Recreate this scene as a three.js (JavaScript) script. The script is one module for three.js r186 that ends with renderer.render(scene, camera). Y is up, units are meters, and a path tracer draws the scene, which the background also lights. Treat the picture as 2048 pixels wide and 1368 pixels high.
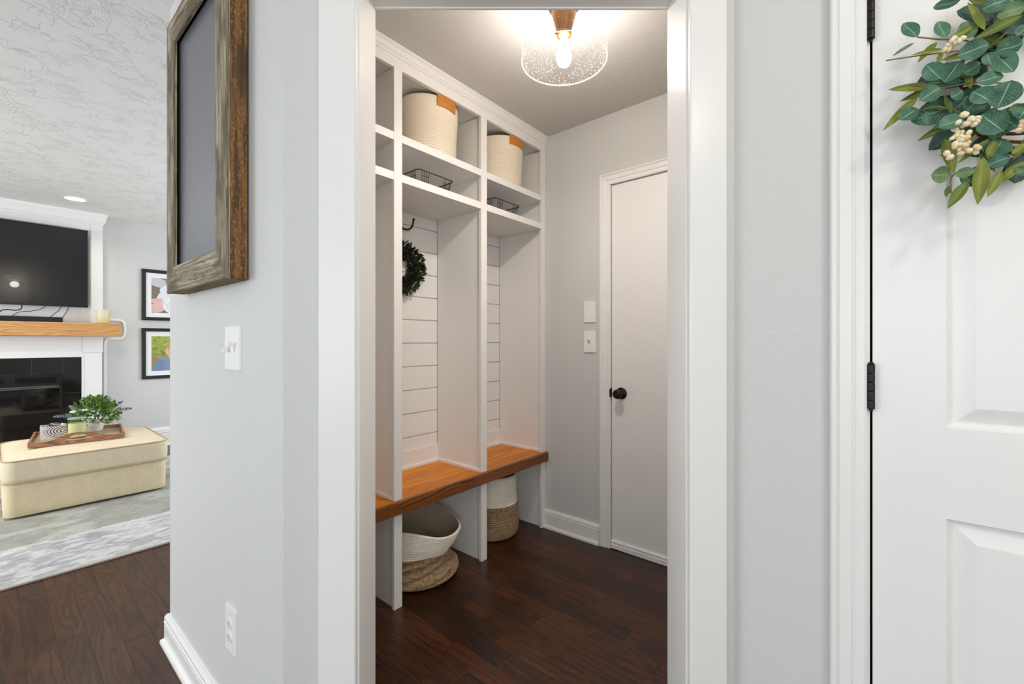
import * as THREE from 'three';
import { RoundedBoxGeometry } from 'three/addons/geometries/RoundedBoxGeometry.js';
import { mergeGeometries } from 'three/addons/utils/BufferGeometryUtils.js';
import { RectAreaLightUniformsLib } from 'three/addons/lights/RectAreaLightUniformsLib.js';

// ------------------------------------------------------------------ camera, light, exposure
const scene = new THREE.Scene();
const renderer = new THREE.WebGLRenderer({ antialias: true });
renderer.toneMapping = THREE.LinearToneMapping;
renderer.toneMappingExposure = 0.98;
renderer.shadowMap.enabled = true;
const camera = new THREE.PerspectiveCamera(76.13, 2048 / 1368, 0.05, 60);
camera.position.set(0, 1.163, 0);
camera.rotation.y = THREE.MathUtils.degToRad(39.92);
camera.setViewOffset(2048, 1368, 0, 2, 2048, 1368);
scene.background = new THREE.Color(0.75, 0.85, 1.0);

RectAreaLightUniformsLib.init();
function windowLight(name, w, h, x, y, z, tx, tz, color, power) {   // daylight coming in through a window opening
  const l = new THREE.RectAreaLight(color, power, w, h);
  l.name = name; l.position.set(x, y, z); l.lookAt(tx, y, tz); scene.add(l);
  return l;
}
const DAY = new THREE.Color(0.87, 0.945, 1.0);
windowLight('living_window_daylight', 2.5, 1.55, -4.2, 1.35, 3.56, -4.2, 0, DAY, 9);
windowLight('hall_window_daylight', 1.7, 1.55, 0.25, 1.35, 3.56, 0.25, 0, DAY, 2.5);
windowLight('entry_window_daylight', 2.0, 1.55, 1.56, 1.35, 1.4, 0, 1.4, DAY, 3.6);
windowLight('living_end_window_daylight', 2.0, 1.55, -4.0, 1.35, -3.06, -4.0, 0, DAY, 5.2);

// ------------------------------------------------------------------ helpers
function rng(seed) { let a = seed >>> 0; return () => { a = (a + 0x6D2B79F5) | 0; let t = Math.imul(a ^ (a >>> 15), 1 | a); t = (t + Math.imul(t ^ (t >>> 7), 61 | t)) ^ t; return ((t ^ (t >>> 14)) >>> 0) / 4294967296; }; }
const R0 = rng(7);
const V = (x, y, z) => new THREE.Vector3(x, y, z);
const clamp = (v, a = 0, b = 1) => Math.min(b, Math.max(a, v));
const sm = (a, b, v) => { const t = clamp((v - a) / (b - a)); return t * t * (3 - 2 * t); };
const lerp = (a, b, t) => a + (b - a) * t;
function makeNoise(seed) {
  const r = rng(seed), T = new Float32Array(65536);
  for (let i = 0; i < 65536; i++) T[i] = r();
  const at = (x, y, px, py) => T[((((x % px) + px) % px) * 157 + (((y % py) + py) % py) * 7919 + 31) & 65535];
  const n = (x, y, px = 256, py = 256) => {
    const xi = Math.floor(x), yi = Math.floor(y), fx = x - xi, fy = y - yi, u = fx * fx * (3 - 2 * fx), v = fy * fy * (3 - 2 * fy);
    return lerp(lerp(at(xi, yi, px, py), at(xi + 1, yi, px, py), u), lerp(at(xi, yi + 1, px, py), at(xi + 1, yi + 1, px, py), u), v);
  };
  const fbm = (x, y, px, py, o = 4) => { let s = 0, a = 0.5, t = 0; for (let i = 0; i < o; i++) { s += a * n(x, y, px, py); t += a; x *= 2; y *= 2; px *= 2; py *= 2; a *= 0.5; } return s / t; };
  return { n, fbm };
}
const N1 = makeNoise(11), N2 = makeNoise(23), N3 = makeNoise(37);
function tex(w, h, fn, { srgb = true, rx = 1, ry = 1 } = {}) {   // fn(u, v) -> [r, g, b] 0..1
  const d = new Uint8Array(w * h * 4);
  for (let j = 0; j < h; j++) for (let i = 0; i < w; i++) {
    const c = fn((i + 0.5) / w, (j + 0.5) / h), k = (j * w + i) * 4;
    d[k] = clamp(c[0]) * 255; d[k + 1] = clamp(c[1]) * 255; d[k + 2] = clamp(c[2]) * 255; d[k + 3] = 255;
  }
  const t = new THREE.DataTexture(d, w, h, THREE.RGBAFormat);
  t.wrapS = t.wrapT = THREE.RepeatWrapping; t.magFilter = THREE.LinearFilter; t.minFilter = THREE.LinearMipmapLinearFilter; t.generateMipmaps = true;
  if (srgb) t.colorSpace = THREE.SRGBColorSpace;
  t.repeat.set(rx, ry); t.needsUpdate = true;
  return t;
}
const mix3 = (a, b, t) => [lerp(a[0], b[0], t), lerp(a[1], b[1], t), lerp(a[2], b[2], t)];
const rgb = (r, g, b) => [r / 255, g / 255, b / 255];
const g1 = (v) => [v, v, v];
function mat(o) { return new THREE.MeshStandardMaterial(o); }
function phys(o) { return new THREE.MeshPhysicalMaterial(o); }

function finish(pos, idx) {   // closed solid from points and triangles, outward facing, flat shaded, uv in metres
  let vol = 0; const a = V(), b = V(), c = V();
  for (let i = 0; i < idx.length; i += 3) { a.fromArray(pos, idx[i] * 3); b.fromArray(pos, idx[i + 1] * 3); c.fromArray(pos, idx[i + 2] * 3); vol += a.dot(b.cross(c)); }
  if (vol < 0) for (let i = 0; i < idx.length; i += 3) { const t = idx[i + 1]; idx[i + 1] = idx[i + 2]; idx[i + 2] = t; }
  const g = new THREE.BufferGeometry();
  g.setAttribute('position', new THREE.Float32BufferAttribute(pos, 3)); g.setIndex(idx);
  const f = g.toNonIndexed(); f.computeVertexNormals();
  return uvBox(f);
}
function uvBox(g, along = 'x', ou = 0, ov = 0) {   // box projection in metres, u runs along the given axis where it can
  if (g.index) g = g.toNonIndexed();
  const p = g.attributes.position, n = g.attributes.normal, uv = new Float32Array(p.count * 2);
  for (let t = 0; t < p.count; t += 3) {
    let nx = 0, ny = 0, nz = 0;
    for (let k = 0; k < 3; k++) { nx += n.getX(t + k); ny += n.getY(t + k); nz += n.getZ(t + k); }
    nx = Math.abs(nx); ny = Math.abs(ny); nz = Math.abs(nz);
    for (let k = 0; k < 3; k++) {
      const x = p.getX(t + k), y = p.getY(t + k), z = p.getZ(t + k), o = { x, y, z };
      let axes = nx >= ny && nx >= nz ? ['z', 'y'] : ny >= nz ? ['x', 'z'] : ['x', 'y'];
      if (axes[1] === along) axes = [axes[1], axes[0]];
      uv[(t + k) * 2] = o[axes[0]] + ou; uv[(t + k) * 2 + 1] = o[axes[1]] + ov;
    }
  }
  g.setAttribute('uv', new THREE.BufferAttribute(uv, 2));
  return g;
}
function extr(profile, O, U, Vv, W, m0 = 0, m1 = 0) {   // profile points (a, b) at O + U a + V b, swept along W; m0, m1 mitre the ends by a
  const n = profile.length, pos = [], idx = [], w = W.clone().normalize();
  for (let e = 0; e < 2; e++) for (const [a, b] of profile) {
    const p = O.clone().addScaledVector(U, a).addScaledVector(Vv, b);
    if (e) p.add(W);
    p.addScaledVector(w, (e ? m1 : m0) * a);
    pos.push(p.x, p.y, p.z);
  }
  for (let i = 0; i < n; i++) { const j = (i + 1) % n; idx.push(i, j, n + j, i, n + j, n + i); }
  for (const [i, j, k] of THREE.ShapeUtils.triangulateShape(profile.map(([a, b]) => new THREE.Vector2(a, b)), [])) idx.push(i, j, k, n + i, n + j, n + k);
  return finish(pos, fixSense(pos, idx));
}
function fixSense(pos, idx) {   // makes neighbouring triangles agree
  const T = idx.length / 3, edge = new Map(), key = (a, b) => a < b ? a * 100003 + b : b * 100003 + a;
  for (let t = 0; t < T; t++) for (let k = 0; k < 3; k++) { const q = key(idx[t * 3 + k], idx[t * 3 + (k + 1) % 3]); if (!edge.has(q)) edge.set(q, []); edge.get(q).push(t); }
  const seen = new Uint8Array(T), has = (t, a, b) => { for (let k = 0; k < 3; k++) if (idx[t * 3 + k] === a && idx[t * 3 + (k + 1) % 3] === b) return true; return false; };
  for (let s = 0; s < T; s++) {
    if (seen[s]) continue;
    seen[s] = 1; const st = [s];
    while (st.length) {
      const t = st.pop();
      for (let k = 0; k < 3; k++) {
        const a = idx[t * 3 + k], b = idx[t * 3 + (k + 1) % 3];
        for (const o of edge.get(key(a, b))) if (!seen[o]) { seen[o] = 1; if (has(o, a, b)) { const q = idx[o * 3 + 1]; idx[o * 3 + 1] = idx[o * 3 + 2]; idx[o * 3 + 2] = q; } st.push(o); }
      }
    }
  }
  return idx;
}
const X = V(1, 0, 0), Y = V(0, 1, 0), Z = V(0, 0, 1);
function box(x0, x1, y0, y1, z0, z1, along = 'x', ou = 0, ov = 0) {
  const g = new THREE.BoxGeometry(Math.abs(x1 - x0), Math.abs(y1 - y0), Math.abs(z1 - z0)); g.translate((x0 + x1) / 2, (y0 + y1) / 2, (z0 + z1) / 2);
  return uvBox(g, along, ou, ov);
}
function rbox(x0, x1, y0, y1, z0, z1, r = 0.002, along = 'x', ou = 0, ov = 0, seg = 1) {
  const w = Math.abs(x1 - x0), h = Math.abs(y1 - y0), d = Math.abs(z1 - z0);
  const g = new RoundedBoxGeometry(w, h, d, seg, Math.min(r, w / 2.01, h / 2.01, d / 2.01)); g.translate((x0 + x1) / 2, (y0 + y1) / 2, (z0 + z1) / 2);
  return uvBox(g, along, ou, ov);
}
function prism(pts, y0, y1) { return extr(pts.map(([x, z]) => [x, z]), V(0, y0, 0), X, Z, V(0, y1 - y0, 0)); }
function lathe(pts, seg = 48, cx = 0, cy = 0, cz = 0) { const g = new THREE.LatheGeometry(pts.map(([r, y]) => new THREE.Vector2(Math.max(r, 0), y)), seg); g.translate(cx, cy, cz); return g; }
function tube(pts, r, seg = 32, rad = 8, closed = false) { return new THREE.TubeGeometry(new THREE.CatmullRomCurve3(pts.map((p) => p.isVector3 ? p : V(...p)), closed, 'centripetal'), seg, r, rad, closed); }
function bar(a, b, r, rad = 6) { return new THREE.TubeGeometry(new THREE.LineCurve3(a, b), 1, r, rad, false); }
function merged(list) { return mergeGeometries(list.map((g) => { const f = g.index ? g.toNonIndexed() : g.clone(); for (const k of Object.keys(f.attributes)) if (!['position', 'normal', 'uv'].includes(k)) f.deleteAttribute(k); return f; })); }
const taken = {};
function numbered(name) { const k = taken[name] = (taken[name] ?? -1) + 1; return k ? name + '_' + String(k).padStart(3, '0') : name; }
function M(name, geo, m, parent, label) {
  const o = new THREE.Mesh(Array.isArray(geo) ? merged(geo) : geo, m); o.name = name; o.castShadow = o.receiveShadow = true;
  if (label) o.userData.label = label;
  (parent || scene).add(o);
  return o;
}
function thing(name, label, category, pos = [0, 0, 0], turn = 0, group) {
  const o = new THREE.Group(); o.name = numbered(name); o.position.set(...pos); o.rotation.y = turn; scene.add(o);
  o.userData = { label, category }; if (group) o.userData.group = group;
  return o;
}
function solo(name, geo, m, label, category, group) { const o = M(numbered(name), geo, m, scene, label); o.userData.category = category; if (group) o.userData.group = group; return o; }
function struct(name, geo, m) { const o = geo ? M(name, geo, m, scene) : new THREE.Group(); o.name = name; o.userData.kind = 'structure'; if (!geo) scene.add(o); return o; }

// ------------------------------------------------------------------ materials
const peel = tex(256, 256, (u, v) => g1(0.6 * N1.fbm(u * 24, v * 24, 24, 24, 3) + 0.4 * N2.fbm(u * 5, v * 5, 5, 5, 3)), { srgb: false, rx: 3, ry: 3 });
const brushed = tex(256, 256, (u, v) => g1(0.7 * N2.fbm(u * 40, v * 3, 40, 3, 3) + 0.3 * N1.fbm(u * 8, v * 8, 8, 8, 3)), { srgb: false, rx: 4, ry: 2 });
const paint = mat({ color: '#d3d2ce', roughness: 0.62, bumpMap: peel, bumpScale: 0.0008 });
const trimWhite = mat({ color: '#f0eeea', roughness: 0.26, bumpMap: brushed, bumpScale: 0.00012 });
const cabinetWhite = mat({ color: '#efebe5', roughness: 0.42, bumpMap: brushed, bumpScale: 0.00018 });
const plastic = mat({ color: '#f2f0ec', roughness: 0.3 });
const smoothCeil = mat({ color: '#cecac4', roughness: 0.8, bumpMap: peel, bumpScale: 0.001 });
const black = mat({ color: '#16130f', roughness: 0.42, metalness: 0.3 });
const bronze = mat({ color: '#1d1712', roughness: 0.34, metalness: 0.55 });
const darkGap = mat({ color: '#17130f', roughness: 0.9 });

const stomp = (() => {   // hand-stomped ceiling texture: short raised ridges round random centres
  const S = 1024, h = new Float32Array(S * S), r = rng(91);
  const dab = (x, y, a) => { for (let j = -3; j <= 3; j++) for (let i = -3; i <= 3; i++) { const d = Math.hypot(i, j); if (d < 3.2) { const k = ((Math.round(y) + j + 2 * S) % S) * S + (Math.round(x) + i + 2 * S) % S; h[k] = Math.max(h[k], a * (1 - d / 3.2)); } } };
  for (let c = 0; c < 210; c++) {
    const cx = r() * S, cy = r() * S;
    for (let s = 0, n = 4 + r() * 7; s < n; s++) {
      let an = r() * 6.283, x = cx + Math.cos(an) * 6, y = cy + Math.sin(an) * 6, L = 14 + r() * 46, bend = (r() - 0.5) * 0.10, a = 0.35 + r() * 0.65;
      for (let q = 0; q < L; q += 1.2) { x += Math.cos(an) * 1.2; y += Math.sin(an) * 1.2; an += bend + (r() - 0.5) * 0.16; dab(x, y, a * (1 - 0.5 * q / L)); }
    }
  }
  return tex(S, S, (u, v) => g1(0.15 * N1.fbm(u * 60, v * 60, 60, 60, 2) + 0.8 * h[Math.min(S - 1, Math.floor(v * S)) * S + Math.min(S - 1, Math.floor(u * S))]), { srgb: false, rx: 0.72, ry: 0.72 });
})();
const stompCeil = mat({ color: '#f3f0ed', roughness: 0.85, bumpMap: stomp, bumpScale: 0.009 });

function woodTex(w, h, lenM, widM, base, dark, light, { rings = 34, warp = 0.05, pores = 0.5, seed = 0, band = 0.5 } = {}) {   // u along the grain
  const pu = Math.max(2, Math.round(lenM * 2)), pv = Math.max(4, Math.round(widM * 16));
  return tex(w, h, (u, v) => {
    const q = N1.fbm(u * pu + seed, v * pv, pu, pv, 3), q2 = N2.fbm(u * pu * 2, v * pv * 0.5 + seed, pu * 2, Math.max(2, Math.round(pv / 2)), 3);
    const ring = 0.5 + 0.5 * Math.sin(6.2832 * (v * widM * rings + (q - 0.5) * rings * warp * 2.2));
    const fine = N3.fbm(u * pu * 6, v * pv * 14, pu * 6, pv * 14, 2);
    const pore = sm(0.60, 0.78, N2.n(u * pu * 14, v * pv * 26, pu * 14, pv * 26)) * pores * (0.3 + 0.7 * ring);
    let c = mix3(base, light, clamp(0.2 + 0.9 * (q2 - 0.35)) * 0.8);
    c = mix3(c, dark, clamp(band * Math.pow(ring, 2.2) + 0.35 * (fine - 0.4)));
    return mix3(c, dark, pore * 0.7);
  }, { rx: 1 / lenM, ry: 1 / widM });
}
const oak = woodTex(1024, 1024, 2.0, 1.0, rgb(78, 44, 17), rgb(28, 15, 7), rgb(112, 67, 27), { rings: 30, warp: 0.10, pores: 0.8, band: 0.5 });
const oakBump = tex(512, 512, (u, v) => g1(0.5 + 0.5 * N3.fbm(u * 8, v * 180, 8, 180, 2)), { srgb: false, rx: 0.5, ry: 1 });
const floorTones = ['#f2e6dc', '#dccfc6', '#b9aaa0', '#ffe4cc', '#c9b8aa', '#e6cdb6'].map((c) => mat({ map: oak, color: c, roughness: 0.33, bumpMap: oakBump, bumpScale: 0.0002 }));
const pine = woodTex(1024, 512, 1.8, 0.7, rgb(238, 150, 30), rgb(172, 96, 16), rgb(250, 178, 54), { rings: 30, warp: 0.07, pores: 0.25, seed: 3, band: 0.42 });
const benchTones = ['#ffffff', '#f1e4d6', '#fff2df', '#e8d8c8'].map((c) => mat({ map: pine, color: c, roughness: 0.5 }));
const benchEdge = mat({ map: woodTex(1024, 256, 1.8, 0.3, rgb(142, 82, 32), rgb(70, 38, 16), rgb(168, 102, 44), { rings: 120, warp: 0.03, pores: 0.4, band: 0.8 }), roughness: 0.4 });
const mantelWood = mat({ map: woodTex(1024, 512, 1.6, 0.5, rgb(204, 148, 88), rgb(150, 96, 48), rgb(224, 176, 116), { rings: 36, warp: 0.10, pores: 0.2, seed: 9, band: 0.4 }), roughness: 0.55 });
const weathered = mat({
  map: tex(512, 512, (u, v) => { const a = N1.fbm(u * 4, v * 70, 4, 70, 3), b = N2.fbm(u * 5, v * 7, 5, 7, 4), c = N3.fbm(u * 12, v * 160, 12, 160, 2); let k = mix3(rgb(136, 124, 100), rgb(186, 175, 148), sm(0.42, 0.72, a)); k = mix3(k, rgb(84, 72, 52), sm(0.50, 0.72, b) * 0.75); return mix3(k, rgb(66, 56, 42), sm(0.58, 0.8, c) * 0.7); }, { rx: 1.6, ry: 4 }),
  roughness: 0.8, bumpMap: tex(256, 256, (u, v) => g1(N3.fbm(u * 6, v * 90, 6, 90, 3)), { srgb: false, rx: 1.6, ry: 4 }), bumpScale: 0.0015,
});
const brownSide = mat({ map: tex(512, 512, (u, v) => { const a = N1.fbm(u * 6, v * 40, 6, 40, 3), b = N2.fbm(u * 90, v * 90, 90, 90, 2), c = N3.fbm(u * 3, v * 5, 3, 5, 3); let k = mix3(rgb(126, 88, 44), rgb(84, 56, 28), sm(0.4, 0.65, a)); k = mix3(k, rgb(172, 130, 76), sm(0.55, 0.75, b) * 0.6); return mix3(k, rgb(58, 42, 26), sm(0.52, 0.75, c) * 0.6); }, { rx: 1.6, ry: 4 }), roughness: 0.7 });
const trayWood = mat({ map: woodTex(512, 256, 0.8, 0.4, rgb(160, 112, 78), rgb(98, 60, 38), rgb(196, 152, 116), { rings: 60, warp: 0.08, pores: 0.3, seed: 5, band: 0.6 }), roughness: 0.6 });
const trayFloor = mat({ map: woodTex(512, 256, 0.5, 0.4, rgb(196, 170, 146), rgb(140, 98, 70), rgb(222, 204, 184), { rings: 24, warp: 0.14, pores: 0.2, seed: 8, band: 0.5 }), roughness: 0.6 });
const slate = phys({ color: '#595b62', roughness: 0.36, clearcoat: 0.5, clearcoatRoughness: 0.3 });
const ropeBump = tex(64, 32, (u, v) => g1(0.5 + 0.5 * Math.sin(6.2832 * (u + 0.45 * Math.sin(Math.PI * v)))), { srgb: false, rx: 150, ry: 1 });
const rope = (c, seed) => mat({ color: c, roughness: 0.88, bumpMap: ropeBump, bumpScale: 0.0006 });
const creamRope = rope('#f6e8cf'), whiteRope = rope('#f1e8d8');
const jute = mat({ map: tex(512, 256, (u, v) => { const a = N1.n(u * 150, v * 110, 150, 110), b = N2.n(u * 90, v * 60, 90, 60); return mix3(mix3(rgb(140, 112, 82), rgb(188, 158, 122), a), rgb(104, 82, 60), sm(0.6, 0.9, b) * 0.4); }), roughness: 0.95, bumpMap: ropeBump, bumpScale: 0.0015 });
const leather = mat({ color: '#c9812f', roughness: 0.5, bumpMap: peel, bumpScale: 0.0006 });
const weave = tex(256, 256, (u, v) => g1(0.93 + 0.10 * (N1.n(u * 240, v * 120, 240, 120) - 0.5) + 0.10 * (N2.n(u * 120, v * 240, 120, 240) - 0.5) + 0.05 * (N3.fbm(u * 6, v * 6, 6, 6, 3) - 0.5)), { rx: 3.4, ry: 3.4 });
const linen = (c) => mat({ color: c, map: weave, roughness: 0.95, bumpMap: tex(128, 128, (u, v) => g1(0.5 + 0.25 * Math.sin(u * 6.2832 * 32) * (0.6 + 0.4 * N1.n(u * 32, v * 32, 32, 32)) + 0.25 * Math.sin(v * 6.2832 * 32)), { srgb: false, rx: 7, ry: 7 }), bumpScale: 0.0012 });
const ottomanFabric = linen('#efdcb8'), ottomanTop = linen('#f0dfc0');
const piping = mat({ color: '#b9a582', roughness: 0.9 });
const glossBlack = phys({ color: '#0a0a0c', roughness: 0.08, clearcoat: 0.3 });
const tileMats = ['#151213', '#1a1416', '#120f12'].map((c) => mat({ color: c, roughness: 0.1 }));
const clearGlass = phys({ color: '#ffffff', transmission: 1, thickness: 0, roughness: 0.02, ior: 1.45 });
const waxGlass = phys({ color: '#eef6ee', transmission: 1, thickness: 0, roughness: 0.03, ior: 1.45 });

// ------------------------------------------------------------------ the setting
// plan, in metres: x runs along the coat-locker room's back wall, -z towards it; the doorway wall stands at an angle across the corner
const CEIL = 2.44, WZ = -0.445, FZ = -1.128, BZ = -2.238, LX = -6.1;
const fwd = V(-0.6417, 0, -0.7669), rt = V(0.7669, 0, -0.6417);
const dg = (s, d, y = 0) => V(0, y, 0).addScaledVector(rt, s).addScaledVector(fwd, d);   // point of the angled wall: s along it, d away from the middle of the hall
const d2 = (s, d) => { const p = dg(s, d); return [p.x, p.z]; };
const SL = -0.361, SR = 0.411, DW = 1.0319, DB = 1.155, HEAD = 2.042;

// floor
const floor = struct('floor');
M('subfloor', box(-6.3, 1.8, -0.16, -0.012, -3.4, 3.8), floorTones[2], floor);
{
  const r = rng(404), W = 0.083, big = { x0: -3.62, x1: -0.2, z0: -2.24, z1: 0.996 };
  M('floor_field', [box(-6.3, big.x0, -0.012, 0, -3.4, 3.8), box(big.x0, big.x1, -0.012, 0, big.z1, 3.8), box(big.x1, 1.8, -0.012, 0, -1.3, 3.8)], floorTones[1], floor);
  for (let z = big.z0; z < big.z1 - 0.01; z += W) {
    let x = big.x0;
    while (x < big.x1) {
      let e = Math.min(big.x1, x + 0.45 + r() * 0.95);
      if (big.x1 - e < 0.25) e = big.x1;
      if (x < -2.15 || e > -1.95 || z > -0.46) M('plank', rbox(x + 0.0003, e - 0.0003, -0.012, -0.0002 + r() * 0.0002, z + 0.0002, z + W - 0.0002, 0.0006, 'x', r() * 7, r() * 5), floorTones[Math.floor(r() * 6)], floor);
      x = e;
    }
  }
}
// ceilings: the hall and living room are hand-textured, the locker room is smooth
struct('ceiling', box(-6.3, -2.13, CEIL, CEIL + 0.12, -3.4, 3.8), stompCeil);
struct('ceiling_hall', prism([[-2.13, 3.8], [-2.13, -0.5], [-1.12, -0.5], d2(0.53, 1.09), [1.8, -1.2], [1.8, 3.8]], CEIL, CEIL + 0.12), stompCeil);
struct('ceiling_locker_room', prism([[-2.13, -0.5], [-1.12, -0.5], d2(0.53, 1.09), [-0.3, -1.2], [0, -1.2], [0, -2.4], [-2.13, -2.4]], CEIL, CEIL + 0.12), smoothCeil);

// walls
struct('wall_left', prism([[-2.09, WZ], [-1.076, WZ], d2(-0.5398, DB), [-1.158, -0.556], [-2.09, -0.556]], 0, CEIL), paint);
const cornerR = d2(0.5245, DW);
struct('wall_angled', [
  prism([d2(-0.5397, DW), d2(SL - 0.019, DW), d2(SL - 0.019, DB), d2(-0.5397, DB)], 0, CEIL),
  prism([d2(SR + 0.019, DW), cornerR, d2(0.5245, DB), d2(SR + 0.019, DB)], 0, CEIL),
  prism([d2(SL - 0.019, DW), d2(SR + 0.019, DW), d2(SR + 0.019, DB), d2(SL - 0.019, DB)], HEAD + 0.019, CEIL),
], paint);
struct('wall_front', [
  prism([cornerR, [-0.03, FZ], [-0.03, FZ - 0.14], d2(0.5245, DB)], 0, CEIL),
  box(-0.03, 0.925, 2.05, CEIL, FZ - 0.14, FZ), box(0.925, 1.8, 0, CEIL, FZ - 0.14, FZ),
], paint);
struct('wall_locker_left', box(-2.09, -1.985, 0, CEIL, BZ - 0.11, -0.556), paint);
struct('wall_locker_back', [box(-1.985, -1.168, 0, CEIL, BZ - 0.11, BZ), box(-1.168, -0.322, 2.058, CEIL, BZ - 0.11, BZ), box(-0.322, -0.09, 0, CEIL, BZ - 0.11, BZ)], paint);
struct('wall_locker_right', box(-0.2, -0.09, 0, CEIL, BZ, FZ - 0.14), paint);
struct('wall_living', box(LX - 0.15, LX, 0, CEIL, -3.25, 3.6), paint);
struct('wall_living_end', [box(LX, -5, 0, CEIL, -3.25, -3.1), box(-3, -2.09, 0, CEIL, -3.25, -3.1), box(-5, -3, 0, 0.575, -3.25, -3.1), box(-5, -3, 2.125, CEIL, -3.25, -3.1)], paint);
{
  const w = struct('window_4');
  M('pane', box(-4.96, -3.04, 0.615, 2.085, -3.17, -3.164), clearGlass, w);
  for (const g of [box(-5, -4.95, 0.575, 2.125, -3.2, -3.13), box(-3.05, -3, 0.575, 2.125, -3.2, -3.13), box(-5, -3, 0.575, 0.625, -3.2, -3.13), box(-5, -3, 2.075, 2.125, -3.2, -3.13), box(-4.02, -3.98, 0.6, 2.1, -3.19, -3.14)]) M('window_frame', g, trimWhite, w);
}
struct('wall_living_side', box(-2.09, -1.99, 0, CEIL, -3.1, BZ - 0.11), paint);
struct('wall_hall_end', [box(1.6, 1.75, 0, CEIL, FZ, 0.4), box(1.6, 1.75, 0, CEIL, 2.4, 3.6), box(1.6, 1.75, 0, 0.575, 0.4, 2.4), box(1.6, 1.75, 2.125, CEIL, 0.4, 2.4)], paint);
{
  const w = struct('window_3');
  M('pane', box(1.664, 1.67, 0.615, 2.085, 0.44, 2.36), clearGlass, w);
  for (const g of [box(1.63, 1.7, 0.575, 2.125, 0.4, 0.45), box(1.63, 1.7, 0.575, 2.125, 2.35, 2.4), box(1.63, 1.7, 0.575, 0.625, 0.4, 2.4), box(1.63, 1.7, 2.075, 2.125, 0.4, 2.4), box(1.64, 1.69, 0.6, 2.1, 1.38, 1.42)]) M('window_frame', g, trimWhite, w);
}
const wallBack = struct('wall_back', [
  box(LX, -5.45, 0, CEIL, 3.6, 3.75), box(-2.95, -0.6, 0, CEIL, 3.6, 3.75), box(1.1, 1.75, 0, CEIL, 3.6, 3.75),
  box(-5.45, -2.95, 0, 0.575, 3.6, 3.75), box(-5.45, -2.95, 2.125, CEIL, 3.6, 3.75), box(-0.6, 1.1, 0, 0.575, 3.6, 3.75), box(-0.6, 1.1, 2.125, CEIL, 3.6, 3.75),
], paint);
[[-5.45, -2.95], [-0.6, 1.1]].forEach(([a, b], i) => {
  const w = struct('window_' + (i + 1));
  M('pane', box(a + 0.04, b - 0.04, 0.615, 2.085, 3.664, 3.67), clearGlass, w);
  for (const g of [box(a, a + 0.05, 0.575, 2.125, 3.63, 3.7), box(b - 0.05, b, 0.575, 2.125, 3.63, 3.7), box(a, b, 0.575, 0.625, 3.63, 3.7), box(a, b, 2.075, 2.125, 3.63, 3.7), box((a + b) / 2 - 0.02, (a + b) / 2 + 0.02, 0.6, 2.1, 3.64, 3.69)]) M('window_frame', g, trimWhite, w);
});

// baseboards
const baseProfile = [[0, 0], [0.027, 0], [0.027, 0.008], [0.024, 0.015], [0.0155, 0.019], [0.0155, 0.072], [0.0125, 0.075], [0.0165, 0.079], [0.0165, 0.086], [0.0125, 0.089], [0.0155, 0.093], [0.0145, 0.102], [0.009, 0.112], [0, 0.113]];
const tallProfile = baseProfile.map(([d, h]) => [d, h > 0.03 ? h * 1.8 : h]);
function baseboard(name, A, B, n, prof = baseProfile, m0 = 0, m1 = 0) { struct(name, extr(prof, A, n, Y, B.clone().sub(A), m0, m1), trimWhite); }
baseboard('baseboard_left', V(-2.09, 0, WZ), V(-1.076, 0, WZ), Z, baseProfile, -1, 0.3);
baseboard('baseboard_left_end', V(-2.09, 0, -2.3), V(-2.09, 0, WZ), V(-1, 0, 0), baseProfile, 0, 1);
baseboard('baseboard_angled', dg(-0.5398, DW), dg(-0.452, DW), fwd.clone().negate(), baseProfile, -0.35, 0);
baseboard('baseboard_locker_back', V(-1.596, 0, BZ), V(-1.214, 0, BZ), Z);
baseboard('baseboard_front', V(cornerR[0], 0, FZ), V(-0.077, 0, FZ), Z, baseProfile, 0.4, 0);
baseboard('baseboard_living', V(LX, 0, -3.1), V(LX, 0, -0.74), X, tallProfile);

// trim round the cased opening: flat boards with eased edges, and the glossy jambs
const t1 = struct('trim_1');
const ease = (a, b, t) => [[a, 0], [a, t - 0.0025], [a + 0.0025, t], [b - 0.0025, t], [b, t - 0.0025], [b, 0]];
const back = fwd.clone().negate();
M('casing', extr(ease(-0.4503, SL - 0.003, 0.018), dg(0, DW), rt, back, V(0, HEAD + 0.095, 0)), trimWhite, t1);
M('casing', extr(ease(SR + 0.003, 0.5002, 0.018), dg(0, DW), rt, back, V(0, HEAD + 0.095, 0)), trimWhite, t1);
M('casing', extr(ease(HEAD + 0.004, HEAD + 0.095, 0.018), dg(SL - 0.003, DW), Y, back, rt.clone().multiplyScalar(SR - SL + 0.006)), trimWhite, t1);
M('jamb', extr([[SL - 0.019, 0], [SL - 0.0015, 0], [SL, 0.0015], [SL, DB - DW - 0.0005], [SL - 0.001, DB - DW], [SL - 0.019, DB - DW]], dg(0, DW), rt, fwd, V(0, HEAD + 0.019, 0)), trimWhite, t1);
M('jamb', extr([[SR + 0.019, 0], [SR + 0.0015, 0], [SR, 0.0015], [SR, DB - DW - 0.0005], [SR + 0.001, DB - DW], [SR + 0.019, DB - DW]], dg(0, DW), rt, fwd, V(0, HEAD + 0.019, 0)), trimWhite, t1);
M('head_jamb', extr([[HEAD, 0.0], [HEAD + 0.019, 0], [HEAD + 0.019, DB - DW], [HEAD - 0.0, DB - DW], [HEAD, DB - DW - 0.012], [HEAD + 0.0, 0.01]].filter((p, i) => i < 4), dg(SL, DW), Y, fwd, rt.clone().multiplyScalar(SR - SL)), trimWhite, t1);
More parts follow.
